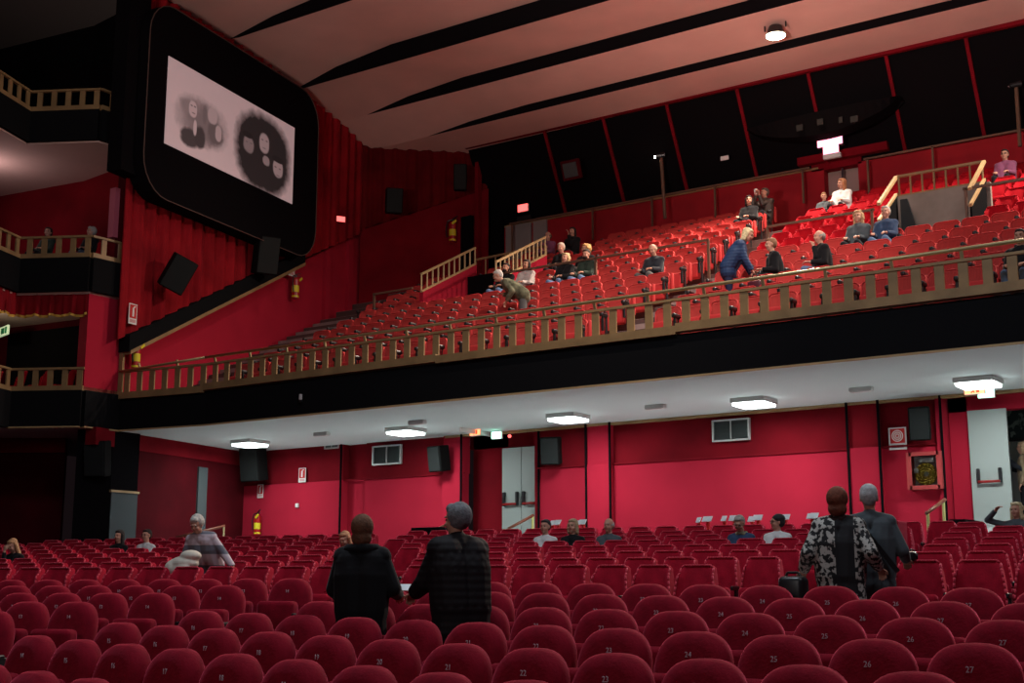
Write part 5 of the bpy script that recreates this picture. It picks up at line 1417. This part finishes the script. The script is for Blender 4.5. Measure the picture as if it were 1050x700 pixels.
# standing on the balcony
kY = row_y(4)-.35; Zs = row_z(4); Xs = x_at(537, kY, Zs+.8)
person('white-haired man in a camouflage jacket bending to the left between balcony rows', (Xs, kY, Zs), -1.05, s=1.03, lean=.98, hpitch=-.1, hair=(.52, .48, .44), style='short', top=M_olive, bottom=M_grey, bulk=.02, lh=(-.1, -.45, .95), rh=(.12, -.35, .75))
kY = row_y(3)+.1; Zs = row_z(3)+.18; Xs = x_at(747, kY, Zs+.8)
person('blonde woman in a navy quilted jacket bending to the right over the seats', (Xs, kY, Zs), 1.9, s=1.07, lean=.55, hpitch=.1, hair=(.60, .48, .28), style='bob', top=M_puffb, bottom=mat('navy_trousers', (.015, .02, .06), .8), bulk=.03, coat=.1, lh=(-.05, -.45, .75), rh=(.12, -.42, .72))
# handbag of the woman in black
p_ = Vector((x_at(777, row_y(3)-.2, row_z(3)+.6), row_y(3)-.3, row_z(3)+.48)); t = thing('handbag', 'dark red handbag on the lap of the woman in the black coat on the balcony', 'bag', p_)
b = MB(); b.box((0, 0, .12), (.30, .14, .22), .05, None, 3); b.build('bag_body', mat('maroon_leather', (.07, .01, .02), .4), t, smooth=True); b = MB(); b.tube((-.1, 0, .2), (-.04, 0, .36), .012).tube((-.04, 0, .36), (.04, 0, .36), .012).tube((.04, 0, .36), (.1, 0, .2), .012); b.build('handle', M_black, t)
# two people in the middle side box
for px, nm, kw in ((52, 'woman with dark tied-back hair behind the railing of the middle side box', dict(hair=(.03, .015, .012), style='bun', hyaw=.4, top=M_green)), (96, 'grey-haired man in dark clothes at the corner of the middle side box', dict(hair=(.40, .36, .34), style='thick', hyaw=-.5, top=M_coatblack, bottom=M_jeans))):
    Yb = 18.95 if px == 52 else 19.5; Xb = x_at(px, Yb, 10.2)
    st = add_seat(WB, 'wb', 'winged_balcony_chair', 'deep red chair in the middle side box, under the %s' % ('woman with tied-back hair' if px == 52 else 'grey-haired man'), 'chairs in the middle side box', Xb, Yb, 9.12, radians(-20), small=True)
    person(nm, (Xb, Yb, 9.12), radians(-20)+.6, sit=True, s=1.0, **kw)
b = MB(); 
# corridor people
S = atY(1028, 450, 25.35); person('balding man in a black suit standing in the doorway, facing right', (S[0], 25.35, 2.98), pi/2+.2, s=1.0, hair=(.45, .38, .30), style='receding', top=M_suit, bottom=M_trouser, coat=.15, lh=(.05, -.38, 1.05), rh=(.2, -.38, 1.05))
S = atY(1049, 460, 25.6); person('person in a beige jacket cut off by the right edge in the doorway', (S[0], 25.6, 2.98), -pi/2, s=.95, hair=(.35, .24, .15), style='bob', top=cloth('beige_jacket', (.22, .16, .10)))

dg = bpy.context.evaluated_depsgraph_get()
done = [(o, m, bpy.data.meshes.new_from_object(o.evaluated_get(dg))) for o, m in PENDING]
for o, m, me in done:
    o.modifiers.clear(); old = o.data; me.name = old.name; o.data = me; bpy.data.meshes.remove(old)
    for p in me.polygons: p.use_smooth = True
    if not me.materials: me.materials.append(m)
# ------------------------------------------------------------------ light
def area(name, loc, target, size, power, col, sy=None):
    d = bpy.data.lights.new(name, 'AREA'); d.energy = power; d.color = col; d.size = size
    if sy: d.shape = 'RECTANGLE'; d.size_y = sy
    o = bpy.data.objects.new(name, d); COL.objects.link(o); o.location = loc
    o.rotation_euler = (Vector(target)-Vector(loc)).to_track_quat('-Z', 'Y').to_euler(); return o
def spot(name, loc, target, power, col, ang, blend=.6, r=.2):
    d = bpy.data.lights.new(name, 'SPOT'); d.energy = power; d.color = col; d.spot_size = radians(ang); d.spot_blend = blend; d.shadow_soft_size = r
    o = bpy.data.objects.new(name, d); COL.objects.link(o); o.location = loc
    o.rotation_euler = (Vector(target)-Vector(loc)).to_track_quat('-Z', 'Y').to_euler(); return o
# hung floodlight seen in the picture plus fill spots added to brighten the balcony
spot('flood_and_fill_beam', FLOOD+Vector((0, -.05, -.35)), (-13.2, 26.0, 8.0), 6800, (1, .80, .64), 104, .9)
spot('flood_and_fill_beam', (-3.5, 27.5, 15.0), (-9, 23.5, 6.5), 4600, (1, .84, .70), 120, .7)
spot('flood_and_fill_beam', (-19.5, 23.0, 15.6), (-20.5, 22.5, 6.5), 380, (1, .82, .68), 110, .8)
spot('flood_and_fill_beam', (-7, 16.5, 15.6), (-12, 23.5, 7.2), 3600, (1, .88, .76), 58, .9)
# cool work lights high over the stalls
area('work_light', (-8, 9, 16.0), (-8, 9, 0), 5, 820, (.80, .90, 1), 3)
area('work_light', (4, 8, 16.0), (-2, 12, 0), 5, 420, (.80, .90, 1), 3)
area('stage_light', (-6, -5.5, 7.5), (-10, 14, 3), 6, 260, (1, .92, .9), 3)
for xt, pw in ((-19, 150), (-8, 560)):  # added fill without fixtures, brightens the ceiling strips from below
    up = area('ceiling_fill_light', (-6, -4.5, 3.0), (xt, 21.5, 18.2), 3, pw, (1, .80, .72), 1); up.data.spread = radians(42)
# soffit panels: their emitting faces already light the rear stalls; an extra area lamp below each adds downward light
for X, Y in ((-23.3, 22.7), (-18.64, 22.92), (-14.4, 23.0), (-10.3, 23.09), (-6.1, 23.0), (-1.9, 23.0)):
    d = area('soffit_lamp', (X, Y, UZ-.16), (X, Y, 0), .6, 80, (.90, 1, .98))
area('corridor_lamp', (-5.2, 26.4, 5.5), (-5.2, 26.4, 0), .6, 14, (.95, 1, .97))
def point(name, loc, power, col, r=.08):
    d = bpy.data.lights.new(name, 'POINT'); d.energy = power; d.color = col; d.shadow_soft_size = r
    o = bpy.data.objects.new(name, d); COL.objects.link(o); o.location = loc
point('box_lamp', (-27.6, 18.1, 8.1), 26, (1, .95, .70))
point('box_lamp', (-27.8, 18.0, 11.3), 26, (1, .80, .82))
spot('stair_lamp', (-22.5, 29.0, 13.5), (-21.5, 27.5, 9), 0.1, (1, .7, .5), 90)
w = bpy.data.worlds.new('world'); SC.world = w; w.use_nodes = True
w.node_tree.nodes['Background'].inputs[0].default_value = (.02, .012, .014, 1); w.node_tree.nodes['Background'].inputs[1].default_value = .3
